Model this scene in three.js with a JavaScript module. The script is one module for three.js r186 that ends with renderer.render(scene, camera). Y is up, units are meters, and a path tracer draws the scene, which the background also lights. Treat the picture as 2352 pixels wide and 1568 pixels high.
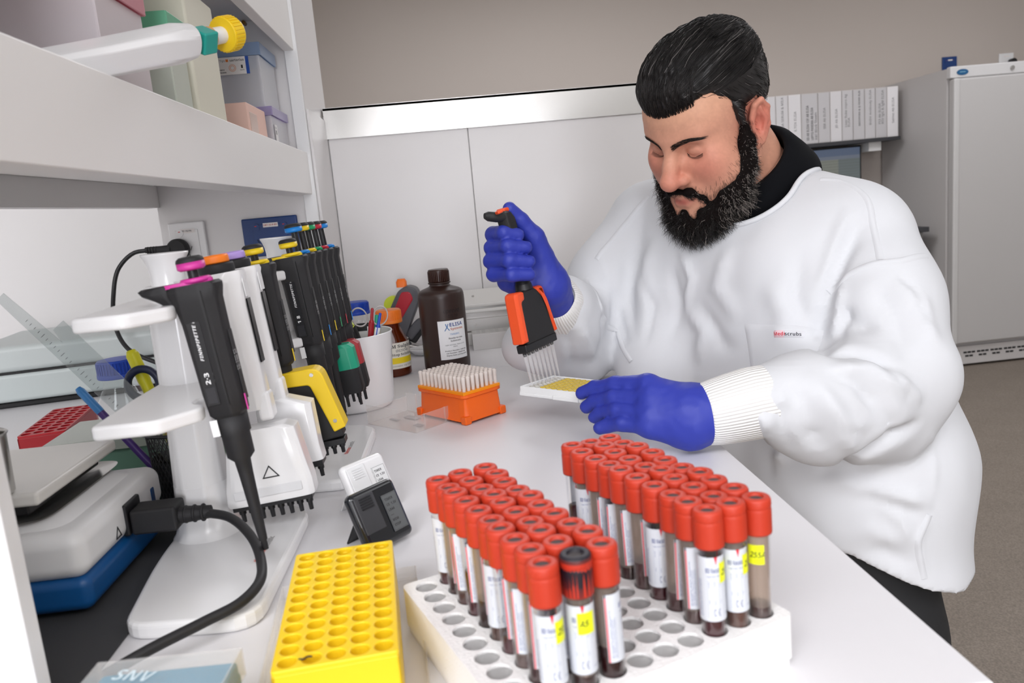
import * as THREE from 'three';
import { RoundedBoxGeometry } from 'three/addons/geometries/RoundedBoxGeometry.js';
import { RectAreaLightUniformsLib } from 'three/addons/lights/RectAreaLightUniformsLib.js';
import { mergeGeometries, mergeVertices, toCreasedNormals } from 'three/addons/utils/BufferGeometryUtils.js';

// ---------------------------------------------------------------- camera, light, exposure
const scene = new THREE.Scene();
const camera = new THREE.PerspectiveCamera(47.08, 2352 / 1568, 0.05, 40);
camera.position.set(0, 1.21, 0);
camera.quaternion.setFromRotationMatrix(new THREE.Matrix4().makeBasis(
  new THREE.Vector3(0.99281454, -0.08925071, 0.07970943),
  new THREE.Vector3(0.10157448, 0.98070018, -0.16706223),
  new THREE.Vector3(-0.06326063, 0.17395825, 0.98271899)));
camera.focus = 1.1; camera.userData.fStop = 9;
const renderer = new THREE.WebGLRenderer();
renderer.toneMapping = THREE.LinearToneMapping;
renderer.toneMappingExposure = 0.46;
renderer.shadowMap.enabled = true;
RectAreaLightUniformsLib.init();
scene.background = new THREE.Color(0x0a0a0a);
// unseen ceiling panels, placed for the light they give: [x, z, width (x), length (z), intensity]
const PANELS = [[0.7, 1.25, 1.2, 1.2, 11, 'unseen square ceiling light just behind the viewer'], [2.3, 0.8, 1.2, 1.2, 5, 'unseen square ceiling light right of the viewer, lighting the shelf lip'], [-1.1, 1.4, 1.2, 1.2, 27, 'unseen square ceiling light left of the viewer, lighting the gown chest'], [1.9, -1.3, 1.2, 0.6, 2.5, 'unseen oblong ceiling light above the standing man'], [3.0, -3.3, 1.2, 1.2, 8, 'unseen square ceiling light in front of the refrigerator, lighting the far wall'], [0.6, -3.4, 1.2, 1.2, 15.5, 'unseen square ceiling light beyond the partition, lighting the refrigerator side']];
const CEIL = 2.7, UNSEEN_LIGHT = 38;   // strength of the unseen light behind the viewer

// ---------------------------------------------------------------- helpers
let seed = 7; const rnd = () => { seed = (seed * 16807) % 2147483647; return seed / 2147483647; };
const V = (x, y, z) => new THREE.Vector3(x, y, z);
const used = {};
function numbered(n) { if (!(n in used)) { used[n] = 0; return n; } used[n]++; return n + '_' + String(used[n]).padStart(3, '0'); }
function tf(g, x = 0, y = 0, z = 0, rx = 0, ry = 0, rz = 0) {
  if (rx || ry || rz) g.applyMatrix4(new THREE.Matrix4().makeRotationFromEuler(new THREE.Euler(rx, ry, rz)));
  g.translate(x, y, z); return g;
}
function prep(g) {
  if (g.index) g = g.toNonIndexed();
  for (const k of Object.keys(g.attributes)) if (!['position', 'normal', 'uv', 'color'].includes(k)) g.deleteAttribute(k);
  if (!g.attributes.normal) g.computeVertexNormals();
  if (!g.attributes.uv) g.setAttribute('uv', new THREE.BufferAttribute(new Float32Array(g.attributes.position.count * 2), 2));
  return g;
}
const merged = gs => Array.isArray(gs) ? (gs.length === 1 ? gs[0] : mergeGeometries(gs.map(prep))) : gs;
function part(name, gs, mat, parent, label) {
  const m = new THREE.Mesh(merged(gs), mat); m.name = name; m.castShadow = m.receiveShadow = true;
  if (label) m.userData.label = label;
  parent.add(m); return m;
}
function thing(name, label, category, p = [0, 0, 0], ry = 0, group) {
  const o = new THREE.Group(); o.name = numbered(name); o.position.set(...p); o.rotation.y = ry;
  o.userData = { label, category }; if (group) o.userData.group = group; scene.add(o); return o;
}
function struct(name, gs, mat, label, category) {
  const m = part(name, gs, mat, scene, label); m.userData.kind = 'structure'; if (category) m.userData.category = category; return m;
}
const bx = (w, h, d, x = 0, y = 0, z = 0) => tf(new THREE.BoxGeometry(w, h, d), x, y, z);
const box2 = (x0, x1, y0, y1, z0, z1) => bx(x1 - x0, y1 - y0, z1 - z0, (x0 + x1) / 2, (y0 + y1) / 2, (z0 + z1) / 2);
const rb = (w, h, d, r, x = 0, y = 0, z = 0, seg = 3) => tf(new RoundedBoxGeometry(w, h, d, seg, r), x, y, z);
const cyl = (r1, r2, h, x = 0, y = 0, z = 0, seg = 32, open = false) => tf(new THREE.CylinderGeometry(r1, r2, h, seg, 1, open), x, y, z);
const lat = (pts, seg = 36) => new THREE.LatheGeometry(pts.map(p => new THREE.Vector2(p[0], p[1])), seg);
const tube = (pts, r, seg = 40, rs = 10) => new THREE.TubeGeometry(new THREE.CatmullRomCurve3(pts.map(p => p.isVector3 ? p : V(...p))), seg, r, rs, false);
function poly(pts) { const s = new THREE.Shape(); pts.forEach((p, i) => i ? s.lineTo(p[0], p[1]) : s.moveTo(p[0], p[1])); s.closePath(); return s; }
function roundPoly(pts, r, n = 5) {   // polygon with rounded corners
  const s = [], N = pts.length;
  for (let i = 0; i < N; i++) {
    const p = pts[i], a = pts[(i + N - 1) % N], b = pts[(i + 1) % N];
    const rr = Array.isArray(r) ? r[i] : r;
    const da = Math.hypot(a[0] - p[0], a[1] - p[1]), db = Math.hypot(b[0] - p[0], b[1] - p[1]);
    const k = Math.min(rr, da * .49, db * .49);
    const A = [p[0] + (a[0] - p[0]) / da * k, p[1] + (a[1] - p[1]) / da * k], B = [p[0] + (b[0] - p[0]) / db * k, p[1] + (b[1] - p[1]) / db * k];
    for (let j = 0; j <= n; j++) { const t = j / n, u = 1 - t; s.push([u * u * A[0] + 2 * u * t * p[0] + t * t * B[0], u * u * A[1] + 2 * u * t * p[1] + t * t * B[1]]); }
  }
  return poly(s);
}
// plan outline in (x, z) extruded upwards from y0 to y1
function plan(pts, y0, y1, r = 0, bevel = 0) {
  const q = pts.map(p => [p[0], -p[1]]);
  const s = r ? roundPoly(q, r) : poly(q);
  const g = new THREE.ExtrudeGeometry(s, { depth: y1 - y0 - 2 * bevel, bevelEnabled: bevel > 0, bevelSize: bevel, bevelThickness: bevel, bevelOffset: -bevel, bevelSegments: 3, curveSegments: 12 });
  g.rotateX(-Math.PI / 2); g.translate(0, y0 + bevel, 0); return g;
}
function ext(shape, depth, bevel = 0, seg = 12) {
  return new THREE.ExtrudeGeometry(shape, { depth: depth - 2 * bevel, bevelEnabled: bevel > 0, bevelSize: bevel, bevelThickness: bevel, bevelOffset: -bevel, bevelSegments: 2, curveSegments: seg }).translate(0, 0, bevel);
}
// loft through superellipse sections [y, cx, cz, rx, rz, exponent]
function loft(S, n = 32) {
  const pos = [], idx = [], uv = [];
  S.forEach((s, k) => {
    const e = 2 / (s[5] || 2.6);
    for (let i = 0; i <= n; i++) {
      const a = i / n * Math.PI * 2, c = Math.cos(a), d = Math.sin(a);
      pos.push(s[1] + s[3] * Math.sign(c) * Math.abs(c) ** e, s[0], s[2] + s[4] * Math.sign(d) * Math.abs(d) ** e); uv.push(i / n, k / (S.length - 1));
    }
  });
  const m = n + 1;
  for (let k = 0; k < S.length - 1; k++) for (let i = 0; i < n; i++) { const a = k * m + i, b = a + 1, c = a + m, d = c + 1; S[1][0] > S[0][0] ? idx.push(a, c, b, b, c, d) : idx.push(a, b, c, b, d, c); }
  for (const k of [0, S.length - 1]) {
    const c = pos.length / 3, s = S[k]; pos.push(s[1], s[0], s[2]); uv.push(.5, .5);
    const up = (k > 0) === (S[1][0] > S[0][0]);
    for (let i = 0; i < n; i++) up ? idx.push(c, k * m + i + 1, k * m + i) : idx.push(c, k * m + i, k * m + i + 1);
  }
  const g = new THREE.BufferGeometry(); g.setAttribute('position', new THREE.Float32BufferAttribute(pos, 3)); g.setAttribute('uv', new THREE.Float32BufferAttribute(uv, 2)); g.setIndex(idx);
  return toCreasedNormals(g, 0.7);
}
// ---- textures
const C = s => new THREE.Color(s);
function canvasTex(w, h, draw) {
  const c = document.createElement('canvas'); c.width = w; c.height = h; const x = c.getContext('2d'); draw(x, w, h);
  const t = new THREE.CanvasTexture(c); t.colorSpace = THREE.SRGBColorSpace; t.anisotropy = 8; return t;
}
function noiseTex(n, f, srgb = false, wrap = true) {
  const d = new Uint8Array(n * n * 4);
  for (let y = 0; y < n; y++) for (let x = 0; x < n; x++) { const v = f(x, y); const k = (y * n + x) * 4; if (Array.isArray(v)) { d[k] = v[0]; d[k + 1] = v[1]; d[k + 2] = v[2]; } else d[k] = d[k + 1] = d[k + 2] = v; d[k + 3] = 255; }
  const t = new THREE.DataTexture(d, n, n); t.magFilter = THREE.LinearFilter; t.minFilter = THREE.LinearFilter; if (wrap) t.wrapS = t.wrapT = THREE.RepeatWrapping; if (srgb) t.colorSpace = THREE.SRGBColorSpace; t.needsUpdate = true; return t;
}
const M = {};
const std = (k, color, rough = .5, o = {}) => (M[k] = new THREE.MeshPhysicalMaterial({ color: C(color), roughness: rough, name: k, ...o }));
const grain = noiseTex(128, () => 110 + rnd() * 60);
const rep = (t, a, b = a) => { const q = t.clone(); q.repeat.set(a, b); q.needsUpdate = true; return q; };
function uvBox(g, s = 1) {          // uv in metres from position by dominant normal
  g = prep(g); const p = g.attributes.position, n = g.attributes.normal, u = g.attributes.uv;
  for (let i = 0; i < p.count; i++) {
    const ax = Math.abs(n.getX(i)), ay = Math.abs(n.getY(i)), az = Math.abs(n.getZ(i));
    if (ay >= ax && ay >= az) u.setXY(i, p.getX(i) * s, p.getZ(i) * s); else if (ax >= az) u.setXY(i, p.getZ(i) * s, p.getY(i) * s); else u.setXY(i, p.getX(i) * s, p.getY(i) * s);
  } return g;
}
std('laminate', '#e4e2e4', .38); std('wallpanel', '#eae7e6', .35); std('whitewall', '#f0efed', .6); std('farpaint', '#c3b9b1', .85, { bumpMap: rep(grain, 9), bumpScale: .0006 });
std('ceil', '#f6f6f4', .9); std('edge', '#4a4646', .6); std('shelfw', '#f3f0ed', .42);
std('white', '#f0f0f0', .35); std('whiteGloss', '#f3f2f2', .22, { clearcoat: .4, clearcoatRoughness: .15 }); std('black', '#17171a', .45); std('blackSoft', '#1c1b1d', .62); std('blackGloss', '#101012', .2);
std('steel', '#c0bebb', .26, { metalness: 1, bumpMap: rep(noiseTex(128, (x, y) => 120 + ((Math.sin(y * 91.7) * 43758) % 1) * 30), 1, 3), bumpScale: .0001 }); std('alu', '#c8c6c3', .42, { metalness: .9, bumpMap: rep(grain, 4), bumpScale: .0002 }); std('aluPaint', '#e4e2de', .45, { bumpMap: rep(grain, 6), bumpScale: .0002 }); std('brass', '#8a6a3a', .35, { metalness: 1 });
std('blue', '#1746b8', .38); std('navy', '#0f2f66', .35); std('yellow', '#f6cf1c', .42); std('orange', '#ff7416', .42); std('orange2', '#ef5526', .45); std('red', '#a51320', .4); std('grey', '#8e8d8c', .5); std('darkgrey', '#3a3a3d', .55); std('green', '#1da27c', .45); std('lime', '#dbe83a', .4);
std('glass', '#ffffff', .03, { transmission: 1, ior: 1.45, thickness: 0 });
std('clear', '#fdfcfb', .16, { transmission: .88, ior: 1.3, thickness: 0 });
std('frost', '#f2efec', .5, { transmission: .5, ior: 1.3, thickness: 0 });
// ---------------------------------------------------------------- the room
const floorTex = noiseTex(256, (x, y) => { const v = 118 + rnd() * 34 + 2 * Math.sin(x * .049) * Math.sin(y * .074); return [v + 8, v + 1, v - 7]; }, true);
const floorMat = new THREE.MeshPhysicalMaterial({ color: C('#e2dad2'), roughness: .55, map: rep(floorTex, 1.3), name: 'vinyl' });
struct('floor', uvBox(box2(-2.5, 4.7, -.1, 0, -5.4, 2.4)), floorMat, 'taupe vinyl floor', 'floor');
struct('ceiling', box2(-2.5, 4.7, CEIL, CEIL + .1, -5.4, 2.4), M.ceil, 'plain white ceiling', 'ceiling');
struct('wall_back', uvBox(box2(-2.5, 4.7, 0, CEIL, -5.4, -5.12)), M.farpaint, 'beige grey painted far wall', 'wall');
struct('wall_left', box2(-2.6, -2.5, 0, CEIL, -5.4, 2.4), M.whitewall, 'white painted side wall', 'wall');
struct('wall_right', uvBox(box2(4.7, 4.8, 0, CEIL, -5.4, 2.4)), M.whitewall, 'white painted wall across the room', 'wall');
{ // wall behind the viewer; unseen bright opening placed to light the bench frontally
  const wx0 = -.25, wx1 = .45, wy0 = .8, wy1 = 1.75;
  struct('wall_front', [box2(-2.5, wx0, 0, CEIL, 2.4, 2.5), box2(wx1, 4.7, 0, CEIL, 2.4, 2.5), box2(wx0, wx1, 0, wy0, 2.4, 2.5), box2(wx0, wx1, wy1, CEIL, 2.4, 2.5)], M.whitewall, 'white painted wall behind the viewer', 'wall');
  const w = struct('window_1', [box2(wx0, wx1, wy0, wy0 + .05, 2.41, 2.49), box2(wx0, wx1, wy1 - .05, wy1, 2.41, 2.49), box2(wx0, wx0 + .05, wy0 + .05, wy1 - .05, 2.41, 2.49), box2(wx1 - .05, wx1, wy0 + .05, wy1 - .05, 2.41, 2.49)], M.white, 'unseen narrow bright opening behind the viewer, lighting the bench from the front', 'window');
  part('unseen_light_pane', box2(wx0 + .05, wx1 - .05, wy0 + .05, wy1 - .05, 2.452, 2.46), new THREE.MeshStandardMaterial({ name: 'unseen_light_glow', color: 0xffffff, emissive: C('#f4f7ff'), emissiveIntensity: 1.6 }), w);
  const L = new THREE.RectAreaLight(C('#f6f8ff'), UNSEEN_LIGHT, wx1 - wx0 - .1, wy1 - wy0 - .1); L.position.set((wx0 + wx1) / 2, (wy0 + wy1) / 2, 2.40); L.name = 'unseen_front_light'; w.add(L);
}
// low partition behind the bench with its splash panels and steel capping
{
  const p = struct('wall_partition', box2(-2.5, .495, 0, 1.44, -1.95, -1.888), M.whitewall, 'white half-height partition behind the bench', 'wall');
  for (const [a, b] of [[-2.49, -.6], [-.258, .062], [.0635, .495]]) part('panel', rb(b - a, .52, .008, .0015, (a + b) / 2, 1.155, -1.884, 1), M.wallpanel, p);
  part('end_cap', box2(.495, .499, .9, 1.44, -1.95, -1.88), M.grey, p, 'grey edge strip of the partition');
  const t = struct('trim_1', [box2(-.262, .505, 1.389, 1.457, -1.892, -1.874), box2(-.262, .505, 1.452, 1.458, -1.96, -1.874)].map(g => uvBox(g, 2)), M.steel, 'brushed stainless steel rail along the top of the partition', 'rail');
  t.material = M.steel;
}
{ // wall pier that ends the shelving
  struct('wall_pier', box2(-.585, -.2655, 0, CEIL, -1.95, -1.66), M.wallpanel, 'white wall pier beside the shelves', 'wall');
  const s = struct('trim_2', rb(.026, 1.8, .012, .002, -.2785, 1.8, -1.657, 1), M.white, 'narrow white vertical edge strip on the pier', 'trim');
  struct('trim_3', rb(.006, .53, .222, .001, -.2625, 1.166, -1.773, 1), M.wallpanel, 'white splash panel on the side of the pier', 'trim');
}
// ---------------------------------------------------------------- bench
{
  const b = thing('laboratory_worktop', 'long white laminate laboratory worktop carrying all the equipment', 'worktop', [0, 0, 0]);
  const jz = x => -1.5 + .143 * x, e = .0012;
  part('top_panel', plan([[-2.3, -.408], [.298, -.408], [.298, jz(.298) + e], [-.262, jz(-.262) + e], [-.262, -1.655], [-.59, -1.655], [-2.3, -1.655]], .866, .9, 0, .0012), M.laminate, b);
  part('top_panel', plan([[-.258, jz(-.262) - e], [.298, jz(.298) - e], [.298, -1.878], [-.258, -1.878]], .866, .9, 0, .0012), M.laminate, b);
  part('top_panel', box2(-2.3, -.59, .866, .9, -1.878, -1.657), M.laminate, b);
  part('edge_strip', box2(-2.3, .2985, .8665, .8985, -.4082, -.4062), M.edge, b, 'dark edge of the worktop');
  part('underframe', [box2(-.58, .1, .0, .86, -1.64, -1.0), box2(-2.3, -.6, 0, .86, -1.87, -.45)], M.shelfw, b);
}
// ---------------------------------------------------------------- shelving over the bench
{
  const s = thing('wall_shelf', 'lower white shelf with deep front lip above the bench', 'shelf');
  part('shelf_board', rb(.296, .018, 1.155, .001, -.43, 1.315, -1.081, 1), M.shelfw, s);
  part('front_lip', rb(.045, .083, 1.155, .0015, -.2945, 1.3045, -1.081, 2), M.shelfw, s);
  part('back_rail', box2(-.594, -.579, 1.263, 1.306, -1.659, -.504), M.shelfw, s);
  part('shelf_pin', tf(cyl(.0035, .0035, .012, 0, 0, 0, 12), -.515, 1.302, -1.653, Math.PI / 2), M.brass, s, 'brass shelf pin');
  const u = thing('wall_shelf', 'upper white shelf with front lip, cut off by the top of the picture', 'shelf');
  part('shelf_board', rb(.296, .018, 1.155, .001, -.43, 1.614, -1.081, 1), M.shelfw, u);
  part('front_lip', rb(.02, .1, 1.155, .0015, -.282, 1.593, -1.081, 2), M.shelfw, u);
  part('shelf_pin', tf(cyl(.004, .004, .014, 0, 0, 0, 12), -.36, 1.6005, -1.652, Math.PI / 2), M.brass, u, 'brass shelf pin');
  const e = thing('shelf_end_panel', 'white upright panel cropped at the lower left corner', 'panel');
  part('board', rb(.30, 1.3, .016, .0015, -0.4458, 1.5502, -.494, 1), M.whiteGloss, e);
  const bp = thing('shelf_back_panel', 'white back panel behind the storage boxes on the shelves', 'panel');
  part('board', box2(-.604, -.595, 1.263, 2.1, -1.659, -.504), M.shelfw, bp);
}
// ---------------------------------------------------------------- ceiling lights, all out of view, placed to light the room
for (const [x, z, w, l, I, lab] of PANELS) {
  const t = thing('unseen_ceiling_light', '', 'light', [x, CEIL, z], 0, 'unseen ceiling panel lights');
  t.userData.label = lab;
  part('frame', [box2(-w / 2 - .03, w / 2 + .03, -.03, 0, -l / 2 - .03, -l / 2), box2(-w / 2 - .03, w / 2 + .03, -.03, 0, l / 2, l / 2 + .03), box2(-w / 2 - .03, -w / 2, -.03, 0, -l / 2, l / 2), box2(w / 2, w / 2 + .03, -.03, 0, -l / 2, l / 2)], M.white, t);
  part('light_diffuser', box2(-w / 2, w / 2, -.02, -.005, -l / 2, l / 2), new THREE.MeshStandardMaterial({ color: 0xffffff, emissive: C('#fafbff'), emissiveIntensity: 1.5, name: 'lamp_diffuser' }), t);
  const L = new THREE.RectAreaLight(C('#f9faff'), I, w, l); L.position.set(0, -.035, 0); L.rotation.x = -Math.PI / 2; t.add(L); L.name = 'light_source';
}
// ---------------------------------------------------------------- foam rack and blood tubes
const B = .9;                                     // bench height
const ORD = ['first', 'second', 'third', 'fourth', 'fifth', 'sixth', 'seventh', 'eighth', 'ninth', 'tenth'];
{
  const ang = Math.atan2(.366, .93), PR = .0183, PC = .0189, W = .2005, D = .1915, H = .036;
  const rack = thing('foam_tube_rack', 'white polystyrene rack full of holes holding red-capped tubes', 'rack', [-.0637, B, -.5533], ang);
  // local frame: +x along a row (col direction), +z towards the viewer
  const foamBump = noiseTex(256, (x, y) => 130 + 40 * Math.sin(x * .42 + Math.sin(y * .31) * 2) * Math.cos(y * .38 + Math.sin(x * .27) * 2) + rnd() * 30);
  const foam = std('foam', '#f3f1ef', .8, { bumpMap: rep(foamBump, 9), bumpScale: .0009 });
  const sh = roundPoly([[0, 0], [W, 0], [W, D], [0, D]], .006);
  for (let i = 0; i < 10; i++) for (let j = 0; j < 10; j++) { const h = new THREE.Path(); h.absarc(.0152 + PC * i, D - (.0132 + PR * j), .0081, 0, Math.PI * 2, true); sh.holes.push(h); }
  const g = ext(sh, H - .006, 0, 20); g.rotateX(-Math.PI / 2); g.translate(0, .006, D);
  part('rack_body', [uvBox(g, 1), uvBox(plan([[0.001, .001], [W - .001, .001], [W - .001, D - .001], [.001, D - .001]], 0.0002, .0065, .006))], foam, rack);
  // dimple floors of the empty holes (slightly domed)
  const dome = tf(new THREE.SphereGeometry(.0081, 20, 8, 0, Math.PI * 2, 0, Math.PI / 2).scale(1, .35, 1), 0, .0, 0);
  const ds = []; const filled = i => (i >= 1 && i <= 3) || (i >= 7 && i <= 9);
  for (let i = 0; i < 10; i++) for (let j = 0; j < 10; j++) if (!filled(i)) ds.push(dome.clone().scale(1, -1, 1).translate(.0152 + PC * i, H - .002, .0132 + PR * j));
  ds.forEach(q => { const ix = q.index; for (let k = 0; k < ix.count; k += 3) { const a = ix.getX(k); ix.setX(k, ix.getX(k + 1)); ix.setX(k + 1, a); } q.computeVertexNormals(); });
  part('hole_lining', ds, foam, rack);
  // --- tube masters
  const labelTex = canvasTex(768, 512, (x, w, h) => {
    x.fillStyle = '#dadde3'; x.fillRect(0, 0, w, h);
    x.fillStyle = '#e2343f'; x.fillRect(8, 14, 22, h); x.fillStyle = '#1b1b2a'; x.fillRect(8, 0, 22, 24);
    x.save(); x.translate(74, h - 30); x.rotate(-Math.PI / 2); x.fillStyle = '#3a4a86'; x.font = 'bold 20px sans-serif';
    for (let r = 0; r < 4; r++) { x.globalAlpha = r ? .75 : 1; x.fillText(['BD Vacutainer  Systems  Plymouth PL6', 'Ref 367895   silica clot activator', 'LOT 8059 723  sterile R  10.0 ml', 'Becton Dickinson and Company'][r], 0, r * 25); } x.restore(); x.globalAlpha = 1;
    const cx = 400;
    x.fillStyle = '#dd2c3a'; x.beginPath(); x.moveTo(cx - 28, 0); x.lineTo(cx + 28, 0); x.lineTo(cx, 64); x.fill();
    x.fillStyle = '#2f3f80'; x.font = 'bold 52px sans-serif'; x.fillText('BD Vacutainer', cx - 170, 122);
    x.font = '19px sans-serif'; x.fillText('Z  serum  10.0 ml', cx - 160, 158); x.fillText('REF 367895', cx + 10, 158);
    x.strokeStyle = '#7f88ad'; x.lineWidth = 2.5; for (const q of [-150, -60, 30, 110, 180]) { x.beginPath(); x.moveTo(cx + q, 176); x.lineTo(cx + q, 480); x.stroke(); }
    x.fillStyle = '#4a568c'; x.font = '20px sans-serif'; ['Name', 'Date', 'Time', 'I.D. No'].forEach((s, k) => { x.save(); x.translate(cx - 130 + k * 90, 190); x.rotate(Math.PI / 2); x.fillText(s, 0, 0); x.fillText(['Sex', 'DoB', 'Hrs', ''][k], 150, 0); x.restore(); });
    x.strokeStyle = '#3d4877'; x.lineWidth = 6; x.beginPath(); x.arc(cx - 40, 440, 24, 1.2, 5.1); x.stroke(); x.beginPath(); x.arc(cx + 30, 440, 24, 1.2, 5.1); x.moveTo(cx + 8, 440); x.lineTo(cx + 32, 440); x.stroke();
    x.font = '17px sans-serif'; x.fillText('EXP 2020-03', cx + 130, 470);
  });
  const labelMat = std('tubeLabel', '#ffffff', .45, { map: labelTex, side: THREE.DoubleSide });
  const cap = std('stopper', '#c2361c', .48, { bumpMap: rep(grain, 2, 2), bumpScale: .0001 });
  const capMark = std('stopperMarked', '#ffffff', .5, { map: canvasTex(512, 256, (x, w, h) => { x.translate(0, h); x.scale(1, -1); x.fillStyle = '#bd301b'; x.fillRect(0, 0, w, h); x.strokeStyle = '#17101c'; x.lineWidth = 10; x.beginPath(); for (let k = 0; k < 44; k++) x.lineTo(70 + k * 3.2 + (k % 3) * 4, k % 2 ? 168 + rnd() * 20 : 208 + rnd() * 6); for (let k = 0; k < 8; k++) x.lineTo(215 + k * 13, k % 2 ? 190 : 213); x.stroke(); x.fillStyle = '#17101c'; x.fillRect(0, 0, w, 104); x.globalAlpha = .55; x.fillRect(0, 104, w, 14); }) });
  const septum = std('septum', '#4c4646', .7), blood = std('blood', '#3c0712', .22, { clearcoat: .5 }), serum = std('serumClot', '#5a2a1e', .3);
  const film = std('residue', '#e6d8cc', .4, { transmission: .84, thickness: 0, ior: 1.2 });
  const R = .0078, L = .095;
  const glassG = lat([[.0001, 0], [.004, .0008], [.0064, .003], [.0076, .0065], [R, .010], [R, L], [R - .0009, L], [R - .0009, .010], [.0062, .0055], [.0001, .0022]], 32);
  const capG = lat([[.0042, 0.0832], [.0091, .0832], [.0093, .0842], [.0093, .0985], [.0091, .0998], [.0089, .1003], [.0091, .1008], [.0093, .102], [.0092, .1052], [.0085, .1066], [.0074, .107], [.0052, .107], [.0046, .1064], [.0043, .1045], [.0001, .1045]].reverse().map(p => p), 36);
  const sepG = cyl(.0043, .0043, .0006, 0, .1049, 0, 20);
  const labG = tf(new THREE.CylinderGeometry(R + .00025, R + .00025, .042, 36, 1, true, 0, Math.PI * 1.2), 0, .0575, 0);
  const bloodG = [.034, .040, .045, .056].map(h => lat([[.0001, .0026], [.0058, .0058], [R - .0011, .010], [R - .0011, h], [.0001, h]], 24));
  const filmG = lat([[R - .0011, .012], [R - .0011, .083]], 24);
  const stickG = (a, h) => tf(new THREE.CylinderGeometry(R + .0006, R + .0006, .013, 12, 1, true, a, 1.25), 0, h, 0);
  const stickMat = t => new THREE.MeshPhysicalMaterial({ name: 'sticker', roughness: .5, side: THREE.DoubleSide, map: canvasTex(96, 96, (x, w) => { x.fillStyle = '#eef21c'; x.fillRect(0, 0, w, w); x.fillStyle = '#3a4a20'; x.font = 'italic bold 40px sans-serif'; x.fillText(t, 10, 62); }) });
  const SM = { AS: stickMat('A5'), n: stickMat('255A') };
  const blocks = [['left', 1, 'foam rack'], ['right', 7, 'foam rack']];
  const colName = ['leftmost', 'middle', 'rightmost'];
  for (const [side, c0] of blocks) for (let c = 0; c < 3; c++) for (let j = 0; j < 10; j++) {
    const i = c0 + c;
    const marked = side === 'left' && c === 1 && j === 9;
    const lean = ((i * 7 + j * 13) % 11 - 5) / 5;
    const t = thing('blood_tube', `${marked ? 'tube whose red cap is scribbled with black marker' : `red-capped blood tube, ${ORD[j]} from the back`}, ${colName[c]} row of the ${side} block`, 'tube');
    t.userData.group = 'blood tubes in the foam rack';
    const lx = .0152 + PC * i, lz = .0132 + PR * j, ca = Math.cos(ang), sa = Math.sin(ang);
    t.position.set(-.0637 + lx * ca + lz * sa, B + .0085 + (((i * 5 + j * 3) % 4) * .0006), -.5533 - lx * sa + lz * ca);
    t.rotation.set(lean * .012, 0, .012 * (((i * 3 + j * 5) % 7) - 3) / 3 + .008);
    part('glass_tube', glassG, M.glass, t);
    const st = part('stopper', capG, marked ? capMark : cap, t); if (marked) { st.rotation.y = -2.5; }
    part('septum', sepG, septum, st);
    const bare = (side === 'right' && c === 2 && j === 9);
    const lev = (i * 5 + j * 7) % 9;
    part('blood', bloodG[bare ? 0 : lev < 3 ? 0 : lev < 6 ? 1 : lev < 8 ? 2 : 3], lev === 4 ? serum : blood, t);
    if ((i + j * 2) % 3 !== 1 || bare) part('residue', filmG, film, t);
    if (!bare) { const lb = part('paper_label', labG, labelMat, t); lb.rotation.y = [-.35, -.55, -1.9, -.8, -.2][(i * 2 + j * 3) % 5]; if (j === 9) lb.rotation.y = [-1.75, -1.9, -.35, 0, 0, 0, -1.85, -1.95][i - 1] ?? -.4; }
    if (j === 9 && (i === 1 || i === 2 || i === 7 || i === 8 || bare)) { const s = part('sticker', stickG(0, bare ? .083 - .012 : .068), i === 2 ? SM.AS : SM.n, t, 'fluorescent yellow sticker with handwriting'); s.rotation.y = i === 2 ? -.35 : bare ? -1.15 : .35; }
  }
}
// ---------------------------------------------------------------- yellow tube rack with clear tray
{
  const O = [-.149, -.601], e1 = [.076, -.008], L = Math.hypot(.076, .008), ang = Math.atan2(.008, .076);
  const t = thing('yellow_tube_rack', 'empty bright yellow rack with sixty round wells beside the foam rack', 'rack', [O[0], B + .0025, O[1]], ang - .01);
  const W = .0765, D = .167, H = .047;
  const sh = roundPoly([[0, 0], [W, 0], [W, D], [0, D]], .003);
  for (let i = 0; i < 5; i++) for (let j = 0; j < 12; j++) { const h = new THREE.Path(); h.absarc(.0092 + i * .01455, D - (.0085 + j * .0136), .0059, 0, Math.PI * 2, true); sh.holes.push(h); }
  const g = ext(sh, .004, .0008, 24); g.rotateX(-Math.PI / 2); g.translate(0, H - .004, D);
  part('top_plate', g, M.yellow, t);
  const wellG = lat([[.0059, 0], [.0059, -.024], [.0001, -.026]].reverse(), 24); const wells = [];
  for (let i = 0; i < 5; i++) for (let j = 0; j < 12; j++) wells.push(wellG.clone().translate(.0092 + i * .01455, H - .0012, .0085 + j * .0136));
  part('wells', wells, std('yellowIn', '#f6cf1c', .45, { side: THREE.DoubleSide }), t);
  part('skirt', [rb(.003, H - .003, D, .001, .0015, (H - .003) / 2, D / 2), rb(.003, H - .003, D, .001, W - .0015, (H - .003) / 2, D / 2), rb(W, H - .003, .003, .001, W / 2, (H - .003) / 2, .0015), rb(W, H - .003, .003, .001, W / 2, (H - .003) / 2, D - .0015)], M.yellow, t);
  part('ink_mark', [tube([[.016, H + .0003, .1575], [.019, H + .0003, .1585], [.021, H + .0003, .1565], [.024, H + .0003, .157]], .0006, 12, 5)], M.black, t, 'black marker squiggle');
  const c = thing('clear_plastic_tray', 'shallow clear plastic lid lying under the yellow rack', 'tray', [-.1125, B, -.606], ang - .01);
  part('tray', [rb(.112, .0022, .19, .001, .0, .0012, .07), rb(.0015, .012, .19, .0006, -.0555, .006, .07), rb(.0015, .012, .19, .0006, .0555, .006, .07), rb(.112, .012, .0015, .0006, 0, .006, -.0245), rb(.112, .012, .0015, .0006, 0, .006, .1645)], M.clear, c);
}
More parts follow.
